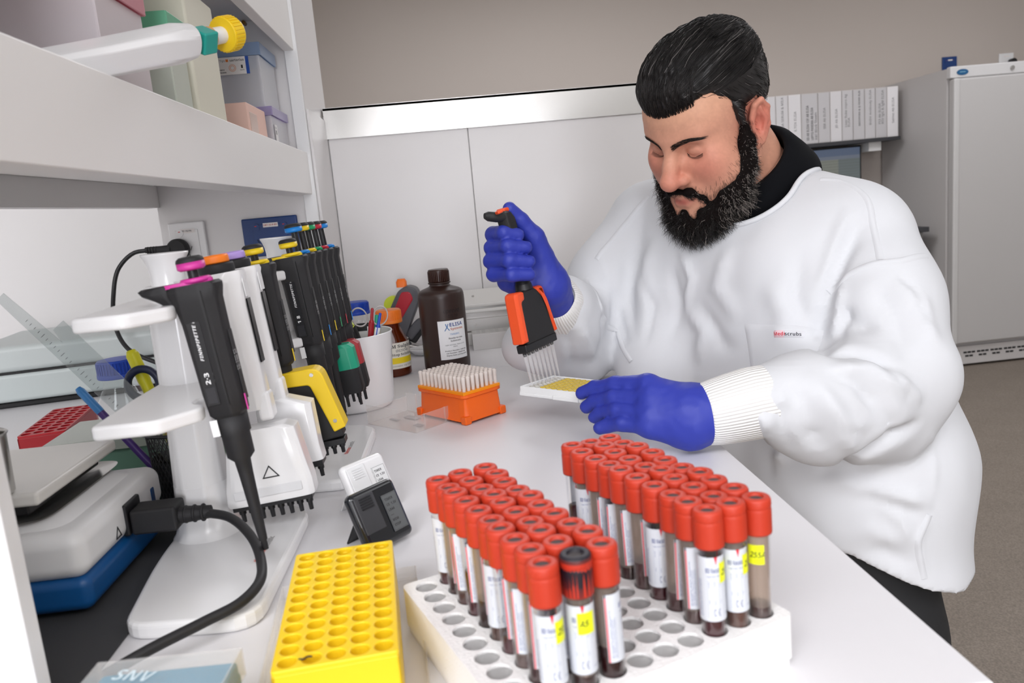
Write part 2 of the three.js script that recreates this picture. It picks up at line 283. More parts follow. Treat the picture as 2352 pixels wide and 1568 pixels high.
// ---------------------------------------------------------------- pipette stands and pipettes
const logoTex = canvasTex(256, 40, (x, w, h) => { x.clearRect(0, 0, w, h); x.font = 'bold 30px sans-serif'; x.fillStyle = '#d8432c'; x.fillText('thermo', 4, 30); x.font = '30px sans-serif'; x.fillStyle = '#8a8a8a'; x.fillText('scientific', 112, 30); });
const logoMat = new THREE.MeshPhysicalMaterial({ map: logoTex, roughness: .4, name: 'print', transparent: true });
function quad(w, h, p, q) { const g = new THREE.PlaneGeometry(w, h); g.applyQuaternion(q); return g.translate(...p); }
function stand(x, z, label, zn, zf, w1, w2) {
  const t = thing('pipette_stand', label, 'stand', [x, B, z]);
  // base: wedge-shaped plate, local origin under the column
  part('base', plan([[-.012, .19], [.095, .2], [.098, -.03], [.03, -.055], [-.03, -.04], [-.03, .06]], 0, .014, [.02, .03, .03, .02, .02, .05], .004), M.whiteGloss, t);
  part('base_rise', loft([[.0125, 0.004, 0.004, .036, .042, 2.1], [.015, .003, .003, .033, .037, 2.1], [.022, .001, .002, .0295, .0325, 2], [.04, 0, 0, .0275, .0295, 2], [.065, 0, 0, .0265, .0285, 2]], 40), M.whiteGloss, t);
  part('column', loft([[.06, 0, 0, .0265, .0285, 2], [.12, 0, 0, .024, .026, 2], [.2, 0, 0, .0235, .0255, 2], [.262, 0, 0, .0225, .024, 2]], 36), M.whiteGloss, t);
  part('knob', lat([[.0001, .262], [.0215, .262], [.0205, .268], [.0195, .276], [.0192, .284], [.0205, .292], [.0235, .299], [.0262, .303], [.0262, .3045], [.024, .3045], [.0001, .302]].map(p => [p[0] * .82, p[1] - .012]), 36), M.whiteGloss, t);
  for (const [y, x1] of [[.253, w1], [.168, w2]]) {
    const pts = [[-.02, zn], [x1 - .025, zn], [x1, zn - .03]];
    const edge = []; for (let k = 0; k < 6; k++) { const zc = zn - .06 - k * .056; if (zc - .03 < zf) break; edge.push([x1, zc + .016], [x1 - .012, zc + .010], [x1 - .012, zc - .010], [x1, zc - .016]); }
    part('holder_plate', plan([...pts, ...edge, [x1 - .01, zf], [-.005, zf], [-.022, zf + .06], [-.024, zn - .1]], y - .012, y, .006, .003), M.whiteGloss, t);
  }
  part('printed_logo', quad(.062, .0097, [.072, .0147, .07], new THREE.Quaternion().setFromEuler(new THREE.Euler(-Math.PI / 2, 0, Math.PI / 2 - .05))), logoMat, t);
  return t;
}
stand(-.274, -.776, 'front white pipette stand with flared column top, beside the stirrer', .165, -.13, .046, .056);
stand(-.232, -1.075, 'rear white pipette stand nearest the blue power socket', .108, -.215, .034, .042);
const textTex = (s, digits) => canvasTex(64, 320, (x, w, h) => { x.fillStyle = '#1d1d20'; x.fillRect(0, 0, w, h); x.save(); x.translate(40, 150); x.rotate(-Math.PI / 2); x.fillStyle = '#e8e8e8'; x.font = 'bold italic 22px sans-serif'; x.fillText(s, 0, 0); x.restore(); x.fillStyle = '#f2f2f2'; x.save(); x.translate(44, 240); x.rotate(-Math.PI / 2); x.font = 'bold 34px sans-serif'; x.fillText(digits, 0, 0); x.restore(); x.fillStyle = '#2c2c30'; x.fillRect(8, 252, 48, 60); });
const winMat = new THREE.MeshPhysicalMaterial({ map: textTex('FINNPIPETTE F2', '2·3'), roughness: .25, name: 'display' });
const winMat2 = new THREE.MeshPhysicalMaterial({ map: textTex('FINNPIPETTE F2', '1 8'), roughness: .25, name: 'display' });
const volTex = canvasTex(32, 256, (x, w, h) => { x.fillStyle = '#1b1a1c'; x.fillRect(0, 0, w, h); x.save(); x.translate(22, 150); x.rotate(-Math.PI / 2); x.fillStyle = '#cfcfcf'; x.font = 'bold 18px sans-serif'; x.fillText('10-100 µl', 0, 0); x.restore(); });
const colours = { pink: '#d23b9b', yellow: '#f1cf20', blue: '#1d86d8', green: '#1f9d62', red: '#c0243a', orange: '#ff8420', purple: '#b79be0' };
for (const k in colours) std('c_' + k, colours[k], .42);
function blackPipette(x, z, col, raised, label, head, disp = winMat) {
  // local origin at the hook level (top of the upper plate); tip hangs below; leans so the tip swings towards the user
  const t = thing('pipette', label, 'pipette', [x, 1.166, z]); t.rotation.z = .095; t.userData.group = 'hanging pipettes';
  const c = M['c_' + col];
  part('handle', loft([[-.112, .004, 0, .0125, .0125, 2.4], [-.108, .004, 0, .0155, .0145, 2.8], [-.09, .0035, 0, .0165, .015, 2.8], [-.05, .003, 0, .017, .0155, 2.8], [-.03, .003, 0, .0175, .0155, 2.8], [-.012, .002, 0, .019, .0155, 2.8], [-.003, .001, 0, .0225, .0155, 2.6], [.0, .001, 0, .0225, .015, 2.6], [.002, .001, 0, .0205, .0135, 2.6]], 40), M.blackSoft, t);
  part('finger_hook', loft([[-.013, -.017, 0, .006, .008, 2.2], [-.007, -.021, 0, .01, .010, 2.2], [-.001, -.026, 0, .015, .0115, 2.2], [.003, -.027, 0, .0165, .011, 2.2], [.0045, -.026, 0, .0145, .0095, 2.2]], 28), M.blackSoft, t);
  part('colour_collar', [loft([[.0015, -.006, 0, .0235, .0115, 2.1], [.0045, -.005, 0, .0225, .011, 2.1]], 32), tf(new THREE.TorusGeometry(.0105, .0022, 8, 28), .004, .0045, 0, Math.PI / 2)], c, t);
  const up = raised ? .03 : .012;
  const b = part('plunger_stem', cyl(.0042, .0042, up + .004, .003, up / 2 + .001, 0, 16), M.black, t);
  const pb = part('push_button', lat([[.0001, up + .0125], [.008, up + .0122], [.0105, up + .0105], [.0112, up + .0085], [.0112, up + .0075]].reverse(), 28).translate(.003, 0, 0), M.blackSoft, t);
  part('colour_ring', lat([[.0001, up + .001], [.009, up + .001], [.0112, up + .0025], [.0112, up + .0075], [.0001, up + .0075]], 28).translate(.003, 0, 0), c, pb);
  part('display_window', bx(.0105, .07, .0012, -.002, -.063, .0152), disp, t);
  part('seam', box2(.0095, .0103, -.1, -.004, .0150, .0157), M.blackGloss, t);
  part('volume_print', bx(.0008, .06, .008, .0205, -.07, 0), new THREE.MeshPhysicalMaterial({ map: volTex, roughness: .5, name: 'print' }), t);
  part('colour_stripe', bx(.0008, .014, .002, .0206, -.102, .004), c, t);
  if (!head) part('tip_cone', lat([[.0001, -.235], [.0026, -.235], [.0028, -.227], [.0036, -.226], [.0046, -.205], [.0060, -.165], [.0068, -.152], [.0115, -.147], [.0118, -.128], [.0132, -.127], [.0135, -.111], [.0001, -.111]], 24).translate(.004, 0, 0), M.blackSoft, t);
  else {
    part('neck', cyl(.0105, .0095, .026, .004, -.122, 0, 24), M.blackSoft, t);
    head(t);
  }
  part('ejector_tag', bx(.006, .014, .0008, -.007, -.118, .0135), M.white, t, 'small white printed tag');
  return t;
}
const hookX = -.215;
blackPipette(hookX, -.66, 'pink', false, 'black pipette with magenta push button, nearest in the front stand');
function nozzles(t, n, pitch, y, mat, x0 = 0, len = .014) { for (let k = 0; k < n; k++) part('nozzle', lat([[.0001, y - len], [.0021, y - len], [.0024, y - len * .45], [.0034, y - len * .4], [.0036, y], [.0001, y]], 14).translate(x0 + (k - (n - 1) / 2) * pitch, 0, 0), mat, t); }
function whitePipette(z, col, label, multi) {
  const t = thing('pipette', label, 'pipette', [hookX - .006, 1.166, z]); t.rotation.z = .085; t.userData.group = 'hanging pipettes';
  part('handle', loft([[-.13, .006, 0, .0135, .013, 2.3], [-.12, .006, 0, .0155, .0145, 2.4], [-.07, .005, 0, .0165, .015, 2.4], [-.03, .004, 0, .0175, .0155, 2.3], [-.01, .003, 0, .020, .0165, 2.2], [.0, .002, 0, .0235, .0175, 2.2], [.0035, .002, 0, .0225, .0165, 2.2]], 40), M.whiteGloss, t);
  part('finger_hook', loft([[-.012, -.017, 0, .007, .008, 2.2], [-.002, -.025, 0, .014, .0115, 2.2], [.003, -.026, 0, .015, .0115, 2.2]], 28), M.whiteGloss, t);
  const r = part('button_collar', lat([[.0001, .003], [.0155, .003], [.0165, .005], [.0165, .0105], [.0155, .0125], [.0001, .0125]], 32), M.blackSoft, t);
  part('push_button', lat([[.0001, .0125], [.0128, .0125], [.0132, .014], [.0132, .0185], [.0122, .0205], [.0001, .021]], 32), M['c_' + col], r);
  part('display_window', bx(.0012, .062, .012, .0222, -.055, .0), M.blackGloss, t);
  part('grip_seam', bx(.0008, .02, .014, .0228, -.012, 0), M.white, t);
  part('ejector', rb(.014, .028, .02, .004, .016, -.128, .002), M.whiteGloss, t);
  if (multi) {
    const h = part('channel_head', loft([[-.148, .004, .0, .028, .0135, 4], [-.152, .006, 0, .034, .0145, 5], [-.19, .004, 0, .0395, .0145, 6], [-.205, .003, 0, .0425, .0145, 6], [-.219, .002, 0, .0435, .014, 6], [-.222, .002, 0, .0425, .013, 6]], 48), M.whiteGloss, t);
    part('grip_inset', rb(.066, .009, .0016, .004 * .19, .002, -.21, .0146, 2), std('inset', '#e2e2e3', .4), h);
    part('warning_mark', tf(ext((() => { const s = poly([[-.0085, 0], [.0085, 0], [0, .0125]]); s.holes.push(poly([[-.0065, .0011], [.0065, .0011], [0, .0106]])); return s; })(), .0004), .008, -.197, .0146), M.black, h);
    part('manifold', rb(.078, .005, .02, .001, .002, -.2245, 0), M.black, t);
    nozzles(t, 8, .0095, -.227, M.black, .002);
  } else {
    const h = part('barrel_head', loft([[-.135, .008, 0, .016, .0135, 3], [-.145, .018, 0, .029, .0145, 5], [-.19, .016, 0, .03, .0145, 6], [-.206, .016, 0, .031, .0145, 6], [-.207, .016, 0, .031, .0145, 6]], 40), M.whiteGloss, t);
    part('manifold', rb(.058, .008, .024, .002, .016, -.2105, 0), M.black, t);
    nozzles(t, 6, .0095, -.214, M.black, .016);
  }
  return t;
}
whitePipette(-.755, 'orange', 'white electronic pipette with orange button and wide white eight-channel head', true);
whitePipette(-.815, 'purple', 'white electronic pipette with lilac button', false);
blackPipette(hookX - .002, -.875, 'yellow', false, 'black pipette with yellow and black multichannel head on the front stand', t => {
  const h = part('channel_head', ext(roundPoly([[-.028, 0], [.03, 0], [.044, -.075], [-.008, -.078]].map(p => [p[0] + .012, p[1] - .128]), .004), .022, .002).translate(0, 0, -.011), M.blackSoft, t);
  part('yellow_cover', ext(roundPoly([[-.012, .006], [.04, .006], [.054, -.066], [.040, -.07], [.025, -.012], [-.006, -.010]].map(p => [p[0] + .006, p[1] - .126]), [.004, .012, .002, .002, .004, .002]), .0265, .0015).translate(0, 0, -.01325), M.yellow, h, 'yellow plastic cover with two screws');
  for (const [a, b] of [[.036, -.127], [.05, -.183]]) part('screw', tf(cyl(.0022, .0022, .001, 0, 0, 0, 14), a, b, .0135, Math.PI / 2), M.steel, h);
  part('manifold', rb(.05, .007, .02, .001, .03, -.209, 0), M.black, t); nozzles(t, 5, .0095, -.212, M.black, .03, .012);
});
const sx = -.204;
blackPipette(sx, -1.0, 'yellow', false, 'black pipette with yellow collar, nearest in the rear stand', null, winMat2);
blackPipette(sx + .002, -1.045, 'blue', true, 'black pipette with raised light blue button on the rear stand', null, winMat2);
blackPipette(sx + .004, -1.085, 'yellow', true, 'black pipette with raised yellow button on the rear stand', null, winMat2);
const bulb = (c) => t => { part('channel_head', loft([[-.134, .01, 0, .014, .013, 3], [-.14, .011, 0, .019, .0145, 3.5], [-.17, .012, 0, .0195, .015, 3.5]], 32), M['c_' + c] || M.green, t); part('lower_head', loft([[-.17, .012, 0, .0195, .015, 3.5], [-.2, .013, 0, .0195, .015, 3.5], [-.206, .013, 0, .017, .013, 3.2]], 32), M.blackSoft, t); nozzles(t, 2, .018, -.2, M.black, .013, .026); };
std('c_teal', '#17a07c', .42); std('c_brick', '#a82a30', .42);
blackPipette(sx + .007, -1.117, 'green', true, 'black pipette with green button and teal lower head', bulb('teal'), winMat2);
blackPipette(sx + .011, -1.147, 'red', true, 'black pipette with red button and dark red lower head', bulb('brick'), winMat2);
blackPipette(sx + .015, -1.177, 'blue', true, 'black pipette with blue button, farthest in the rear stand', null, winMat2);
// ---------------------------------------------------------------- two timers
function timer(x, z, ry, mat, label, dark) {
  const t = thing('lab_timer', label, 'timer', [x, B, z], ry);
  const tilt = -.42;
  const q = new THREE.Group(); q.name = 'tilted_body'; // parts are placed with baked tilt instead of a group
  const put = (g) => tf(tf(g, 0, .031, 0), 0, .0012, 0, tilt);
  part('case', put(rb(.058, .058, .013, .006, 0, 0, 0, 4)), mat, t);
  part('battery_panel', put(rb(.024, .036, .002, .0008, -.014, .006, .0072)), dark ? M.darkgrey : M.white, t);
  for (let k = 0; k < 5; k++) part('grip_rib', put(bx(.014, .0012, .0014, -.014, .021 - k * .0024, .0086)), dark ? M.black : M.white, t);
  part('rating_label', put(bx(.018, .036, .0008, .014, -.002, .0073)), new THREE.MeshPhysicalMaterial({ roughness: .5, name: 'label', map: canvasTex(96, 192, (c, w, h) => { c.fillStyle = dark ? '#5e6061' : '#f0f0f0'; c.fillRect(0, 0, w, h); c.strokeStyle = '#222'; c.strokeRect(4, 4, w - 8, h - 8); c.fillStyle = '#1a1a1a'; c.font = 'bold 18px sans-serif'; for (let k = 0; k < 6; k++) c.fillText(['TIMER', 'CE  1.5V', 'LR44', '----', 'MEM', 'STOP'][k], 12, 34 + k * 27); }) }), t);
  part('stand_leg', tf(rb(.03, .046, .002, .0008, 0, .023, 0), 0, 0, -.046, .55), mat === M.whiteGloss ? M.white : M.blackGloss, t);
  return t;
}
timer(-.086, -.706, .85, std('navyBlack', '#0d1017', .22, { clearcoat: .6 }), 'black digital timer standing with its back to the viewer', true);
timer(-.104, -.795, .85, M.whiteGloss, 'white digital timer standing behind the black one', false);
// ---------------------------------------------------------------- magnetic stirrer, its cord, mat
{
  const m = thing('bench_mat', 'dark grey rubber mat under the hotplate stirrer', 'mat', [0, B, 0]);
  part('mat', rb(.33, .0022, .42, .001, -.452, .0012, -.705, 2), std('rubber', '#3a3a3c', .8, { bumpMap: rep(grain, 8), bumpScale: .0003 }), m);
  const t = thing('hotplate_stirrer', 'white and blue hotplate stirrer with square ceramic top', 'hotplate', [-.3265, B + .0024, -.722]);
  // local: right face at x = 0, extends to -x; z from -.09 (far) to +.09 (near)
  const sb = poly([[-.235, 0.01], [-.232, .0], [-.05, 0], [-.035, .004], [-.005, .012], [0, .02], [0, .036], [-.24, .036]]);
  part('base', [rb(.234, .03, .181, .009, -.118, .0195, 0, 4), rb(.2, .008, .15, .003, -.118, .004, 0)], std('stirBlue', '#0c5390', .4), t);
  part('housing', [rb(.237, .041, .184, .013, -.1185, .0535, 0, 6), loft([[.07, -.12, 0, .106, .08, 10], [.0735, -.12, 0, .102, .077, 10], [.0785, -.124, -.004, .088, .07, 9]], 96)], std('stirWhite', '#eeedec', .4), t);
  part('drip_tray', [loft([[.078, -.13, -.01, .088, .076, 9], [.081, -.13, -.01, .094, .083, 9], [.0815, -.13, -.01, .095, .084, 9], [.079, -.13, -.01, .075, .065, 9]], 48)], M.steel, t);
  part('heater_block', rb(.145, .012, .136, .002, -.128, .088, -.012), M.black, t);
  part('ceramic_plate', rb(.176, .012, .158, .0035, -.128, .099, -.012, 4), std('ceramic', '#efece6', .3), t);
  part('worn_patch', tf(new THREE.CircleGeometry(.026, 24).rotateX(-Math.PI / 2).scale(1, 1, .8), -.15, .1052, .01), std('scratch', '#dcd8d2', .18, { bumpMap: rep(grain, 6), bumpScale: .0005 }), t, 'scuffed shiny patch on the ceramic');
  part('power_inlet', rb(.006, .03, .034, .002, -.0005, .05, -.008), M.black, t);
  part('side_slot', [rb(.005, .024, .009, .002, -.0015, .046, -.06), rb(.005, .02, .04, .003, -.1, .03, .0905)], std('stirBlueDark', '#0a3f70', .5), t);
  part('warning_mark', tf(ext((() => { const s = poly([[-.006, 0], [.006, 0], [0, .0105]]); s.holes.push(poly([[-.0045, .001], [.0045, .001], [0, .0088]])); return s; })(), .0005), .0002, .042, .026, 0, Math.PI / 2), M.black, t);
  part('screw_cap', tf(cyl(.0045, .0045, .001, 0, 0, 0, 20), -.03, .0788 - .006, -.04), M.steel, t);
  const p = thing('mains_cable', 'thick black power cord plugged into the hotplate stirrer', 'cable');
  part('connector', [rb(.042, .024, .028, .003, -.302, .949, -.728, 3), tf(new THREE.CylinderGeometry(.0062, .0085, .03, 18), -.268, .948, -.727, 0, 0, -Math.PI / 2), ...[0, 1, 2].map(k => tf(new THREE.TorusGeometry(.0072, .0014, 8, 18), -.276 + k * .008, .948, -.727, 0, Math.PI / 2))], M.blackSoft, p);
  part('cord', tube([[-.262, .948, -.727], [-.235, .945, -.716], [-.208, .938, -.684], [-.190, .930, -.645], [-.184, .925, -.612], [-.193, .922, -.585], [-.215, .920, -.565], [-.25, .917, -.535], [-.285, .911, -.5], [-.31, .908, -.46], [-.322, .906, -.425]], .0043, 90, 14), std('cord', '#1d1c1e', .55), p);
}
{ // blue tip box in the near corner
  const t = thing('blue_tip_box', 'blue box with clear lid cut off by the bottom edge', 'box', [-.1985, B, -.427], -.04);
  const Wd = .088, Dp = .06, H = .057;
  part('box_body', rb(Wd - .004, H - .014, Dp - .004, .003, 0, (H - .014) / 2, 0), std('tealBox', '#1187a4', .4), t);
  part('box_lid', [rb(Wd, .0014, Dp, .0006, 0, H - .0007, 0), rb(.0014, .018, Dp, .0006, -Wd / 2 + .0007, H - .0095, 0), rb(.0014, .018, Dp, .0006, Wd / 2 - .0007, H - .0095, 0), rb(Wd, .018, .0014, .0006, 0, H - .0095, Dp / 2 - .0007), rb(Wd, .018, .0014, .0006, 0, H - .0095, -Dp / 2 + .0007)], M.clear, t);
  part('blue_tray', rb(Wd - .006, .008, Dp - .006, .002, 0, H - .0115, 0), std('tealTray', '#2f8fb0', .5), t);
  part('raised_print', quad(.034, .018, [-.012, H + .0002, -.01], new THREE.Quaternion().setFromEuler(new THREE.Euler(-Math.PI / 2, 0, -.25))), new THREE.MeshPhysicalMaterial({ name: 'print', roughness: .4, transparent: true, map: canvasTex(128, 64, (x, w, h) => { x.clearRect(0, 0, w, h); x.fillStyle = 'rgba(220,235,240,.8)'; x.font = 'bold 50px sans-serif'; x.fillText('SNV', 10, 50); }) }), t);
}
// ---------------------------------------------------------------- left back: racks, boxes, cup, instrument
{
  const t = thing('red_tube_rack', 'dark red plastic tube rack with rows of oval-looking holes', 'rack', [-.612, B, -1.19], .18);
  const W = .062, D = .17, H = .052, sh = roundPoly([[0, 0], [W, 0], [W, D], [0, D]], .004);
  for (let i = 0; i < 4; i++) for (let j = 0; j < 9; j++) { const h = new THREE.Path(); h.absarc(.0085 + i * .015 + 0, .010 + j * .0183 + (i % 2) * .004, .0064, 0, Math.PI * 2, true); sh.holes.push(h); }
  part('top_plate', ext(sh, .003, 0, 18).rotateX(-Math.PI / 2).translate(-W / 2, H - .003, D / 2), std('rackRed', '#b01420', .4), t);
  part('walls', [rb(.003, H - .003, D, .001, -W / 2 + .0015, (H - .003) / 2, 0), rb(.003, H - .003, D, .001, W / 2 - .0015, (H - .003) / 2, 0), rb(W, H - .003, .003, .001, 0, (H - .003) / 2, D / 2 - .0015), rb(W, H - .003, .003, .001, 0, (H - .003) / 2, -D / 2 + .0015)], std('rackRed2', '#a3101c', .4), t);
  part('lower_plate', rb(W - .006, .003, D - .006, .001, 0, .014, 0), M.rackRed2, t);
}
{
  const t = thing('green_storage_box', 'translucent box with dark green base behind the stirrer', 'box', [-.415, B, -.99], .06);
  part('box_base', rb(.175, .03, .105, .004, 0, .015, 0), std('boxGreen', '#0a6a12', .4), t);
  part('box_body', rb(.172, .044, .102, .004, 0, .052, 0), std('boxGreenClear', '#6f9480', .3), t);
  part('box_lid', [rb(.184, .003, .114, .001, 0, .0765, 0), rb(.184, .014, .002, .001, 0, .0705, .056), rb(.184, .014, .002, .001, 0, .0705, -.056), rb(.002, .014, .114, .001, -.091, .0705, 0), rb(.002, .014, .114, .001, .091, .0705, 0)], std('lidClear', '#cfd6cc', .25, { transmission: .35, thickness: 0, ior: 1.3 }), t);
}
{ // wire mesh pen cup with its contents
  const cx = -.317, cz = -.862, R = .036, H = .1;
  const t = thing('pen_cup', 'black wire mesh pen cup behind the front pipette stand', 'cup', [cx, B, cz]);
  part('rim', tf(new THREE.TorusGeometry(R + .002, .002, 10, 40), 0, H, 0, Math.PI / 2), M.black, t);
  part('base', cyl(R - .004, R - .004, .003, 0, .0015, 0, 32), M.black, t);
  const mesh = []; for (let k = 0; k < 44; k++) for (const s of [-1, 1]) { const pts = []; for (let j = 0; j <= 8; j++) { const a = k / 44 * Math.PI * 2 + s * j * .14, r = R - .004 + .005 * j / 8; pts.push(V(Math.cos(a) * r, .003 + (H - .004) * j / 8, Math.sin(a) * r)); } mesh.push(new THREE.TubeGeometry(new THREE.CatmullRomCurve3(pts), 10, .00055, 4, false)); }
  const ms = part('wire_mesh', mesh, M.blackSoft, t); ms.userData.kind = 'stuff';
  part('inner_sleeve', lat([[R - .006, .003], [R - .002, H - .03]], 32), std('sleeve', '#131313', .7, { side: THREE.DoubleSide }), t);
  // transparent set square and ruler leaning out of the cup
  const rulerMat = std('acrylic', '#eef1f1', .06, { transmission: .9, ior: 1.35, thickness: 0 });
  const A = V(-.312, .96, -.865);
  const mk = (name, label, cat, top, w, len, extra, txt) => {
    const dir = top.clone().sub(A).normalize(); const q = new THREE.Quaternion().setFromUnitVectors(V(0, 1, 0), dir);
    const o = thing(name, label, cat, [A.x, A.y, A.z]); o.quaternion.copy(q);
    extra(o, w, len); return o;
  };
  const tick = (o, w, len, n) => { const gs = []; for (let k = 0; k < n; k++) gs.push(bx(k % 5 ? .003 : .0055, .0004, .0003, -w / 2 + .004, .01 + k * (len - .02) / n, .0011)); const m = part('scale_marks', gs, std('tick', '#4a4a4a', .6), o); };
  mk('set_square', 'transparent plastic ruler with wide stepped edge leaning in the pen cup', 'ruler', V(-.47, 1.175, -.86), .034, .24, (o, w, len) => {
    part('blade', ext(poly([[-.02, -.03], [.014, -.03], [.014, .2], [-.001, .2], [-.004, .185], [-.009, .26], [-.02, .26]].map(p => [p[0], p[1]])), .002, .0004).translate(0, 0, -.001), rulerMat, o); tick(o, .034, .24, 40);
    part('printed_word', quad(.011, .05, [.003, .03, .0012], new THREE.Quaternion()), new THREE.MeshPhysicalMaterial({ name: 'print', roughness: .4, transparent: true, map: canvasTex(64, 256, (x, w, h) => { x.clearRect(0, 0, w, h); x.translate(44, 10); x.rotate(Math.PI / 2); x.fillStyle = '#222'; x.font = 'italic 42px sans-serif'; x.fillText('thermybute!', 0, 0); }) }), o);
  });
  const pen = (label, p0, p1, r, m1, m2) => { const o = thing('pen', label, 'pen', p0); o.quaternion.setFromUnitVectors(V(0, 1, 0), V(...p1).sub(V(...p0)).normalize()); const L = V(...p1).distanceTo(V(...p0)); o.userData.group = 'pens in the mesh cup'; part('barrel', cyl(r, r, L * .8, 0, L * .4, 0, 14), m1, o); part('cap', lat([[r * 1.05, L * .78], [r * 1.1, L * .8], [r * 1.1, L * .97], [r * .7, L], [.0001, L]].map(p => p), 14), m2, o); return o; };
  pen('purple and blue printed pen leaning left in the mesh cup', [-.325, .925, -.85], [-.418, 1.055, -.862], .0042, std('penPurple', '#4a2f7a', .4), std('penBlue', '#3b86c9', .4));
  pen('wooden pencil with red band in the mesh cup', [-.31, .92, -.865], [-.335, 1.02, -.855], .0038, std('pencil', '#c9a23c', .5), std('eraser', '#b8332c', .5));
  pen('yellow highlighter standing in the mesh cup', [-.318, .915, -.88], [-.372, 1.085, -.9], .0065, std('hiY', '#e3dc1e', .4), M.hiY);
  pen('black marker lying low in the mesh cup', [-.302, .925, -.868], [-.312, 1.025, -.85], .005, M.black, M.blackGloss);
  const sc = thing('scissors', 'scissors with dark blue handles upright in the mesh cup', 'scissors', [-.322, .9, -.885]);
  for (const s of [-1, 1]) part('handle', tf(new THREE.TorusGeometry(.017, .0045, 10, 30), s * .02 - .016, .148, 0, 0, 0, 0).scale(1, 1, 1), std('scBlue', '#1b2340', .4), sc);
  part('blade', [bx(.008, .12, .002, -.014, .075, 0)], M.steel, sc);
}
{ // glass bottle with blue cap behind the stand
  const t = thing('reagent_bottle', 'clear glass bottle with blue ribbed cap behind the mesh cup', 'bottle', [-.497, B, -1.15]);
  bottle(t, .038, .118, .0225, .028, M.blue, M.glass);
  const g = thing('grey_instrument', 'large pale grey two-tier benchtop instrument at the left', 'instrument', [-.79, B, -1.73], .16);
  part('foot', rb(.36, .012, .27, .004, 0, .006, 0), M.blackSoft, g);
  part('lower_case', rb(.38, .055, .3, .008, 0, .041, 0), std('instGrey', '#c3cbca', .42), g);
  part('upper_case', rb(.38, .052, .3, .012, 0, .0975, -.0), std('instGrey2', '#c6cdcc', .42), g);
  part('recess_line', rb(.372, .004, .292, .001, 0, .07, 0), M.blackSoft, g);
  part('hinge', rb(.02, .018, .012, .002, .185, .072, .06), M.black, g);
}
function bottle(t, r, h, rn, capR, capM, glassM) {
  part('glass_body', lat([[.0001, 0], [r * .9, 0], [r, .004], [r, h * .55], [r * .96, h * .63], [rn * 1.05, h * .85], [rn, h * .9], [rn, h]], 40), glassM, t);
  const g = []; const rc = capR; g.push(lat([[.0001, h + .022], [rc * .9, h + .022], [rc * .97, h + .02], [rc * .97, h + .001]].reverse(), 48)); g.push(lat([[rc, h - .004], [rc * 1.03, h - .003], [rc * 1.03, h + .002], [rc * .97, h + .0025]], 48));
  for (let k = 0; k < 40; k++) { const a = k / 40 * Math.PI * 2; g.push(tf(bx(.0012, .016, .0018), Math.cos(a) * rc * .985, h + .011, Math.sin(a) * rc * .985, 0, -a)); }
  part('screw_cap', g, capM, t);
}
{ // cup-like steel thing on the stirrer edge
  const t = thing('steel_beaker', 'brushed metal beaker cropped by the left edge on the hotplate', 'beaker', [-.415, B + .108, -.652]);
  part('shell', lat([[.0001, 0], [.028, 0], [.03, .002], [.0315, .05], [.033, .052], [.0315, .053], [.03, .05], [.0285, .004], [.0001, .003]], 40), M.steel, t);
}
// ---------------------------------------------------------------- sockets on the pier
function socket(name, label, x, y, z, w, h, mat, dark, txt) {
  const t = thing(name, label, 'socket', [x, y, z]); t.rotation.z = -.0;
  part('face_plate', rb(w, h, .009, .003, 0, 0, .0045), mat, t);
  part('raised_panel', rb(w * .62, h * .7, .002, .001, 0, -.002, .0095), mat, t);
  const slot = std(dark ? 'slotB' : 'slotG', dark ? '#0a1d40' : '#8c8884', .6);
  for (const s of dark ? [-1, 1] : [0]) {
    const xc = s * w * .19;
    for (const q of [-1, 1]) part('pin_slot', tf(bx(.0018, .0085, .001), xc + q * .005, -.008, .0107, 0, 0, -q * .45), slot, t);
    if (!dark) part('pin_slot', bx(.0018, .0085, .001, xc, -.024, .0107), slot, t);
    const sw = part('switch', tf(cyl(.0075, .0075, .003, 0, 0, 0, 24), s * w * .25 + (dark ? 0 : -.014), h * .26, .010, Math.PI / 2), mat, t);
    part('indicator', bx(.004, .0014, .0006, s * w * .25 + (dark ? 0 : -.014), h * .29, .0118), std('ind', '#d8322e', .5), t);
  }
  part('printed_tag', bx(.03, .0085, .0006, .002, h * .3, .0107), new THREE.MeshPhysicalMaterial({ roughness: .5, name: 'label', map: canvasTex(192, 56, (c, ww, hh) => { c.fillStyle = '#efe9e6'; c.fillRect(0, 0, ww, hh); c.fillStyle = dark ? '#b3402e' : '#3a3a3a'; c.font = 'bold 30px sans-serif'; c.fillText(txt, 6, 38); }) }), t);
  return t;
}
socket('power_socket', 'dark blue double power socket on the white pier', -.366, 1.186, -1.6598, .112, .078, std('socketBlue', '#123a78', .3), true, 'DB7.1E-P-R9');
socket('power_socket', 'white double power socket with black plug on the pier', -.532, 1.185, -1.6598, .072, .09, M.whiteGloss, false, 'DB7.1E-P4');
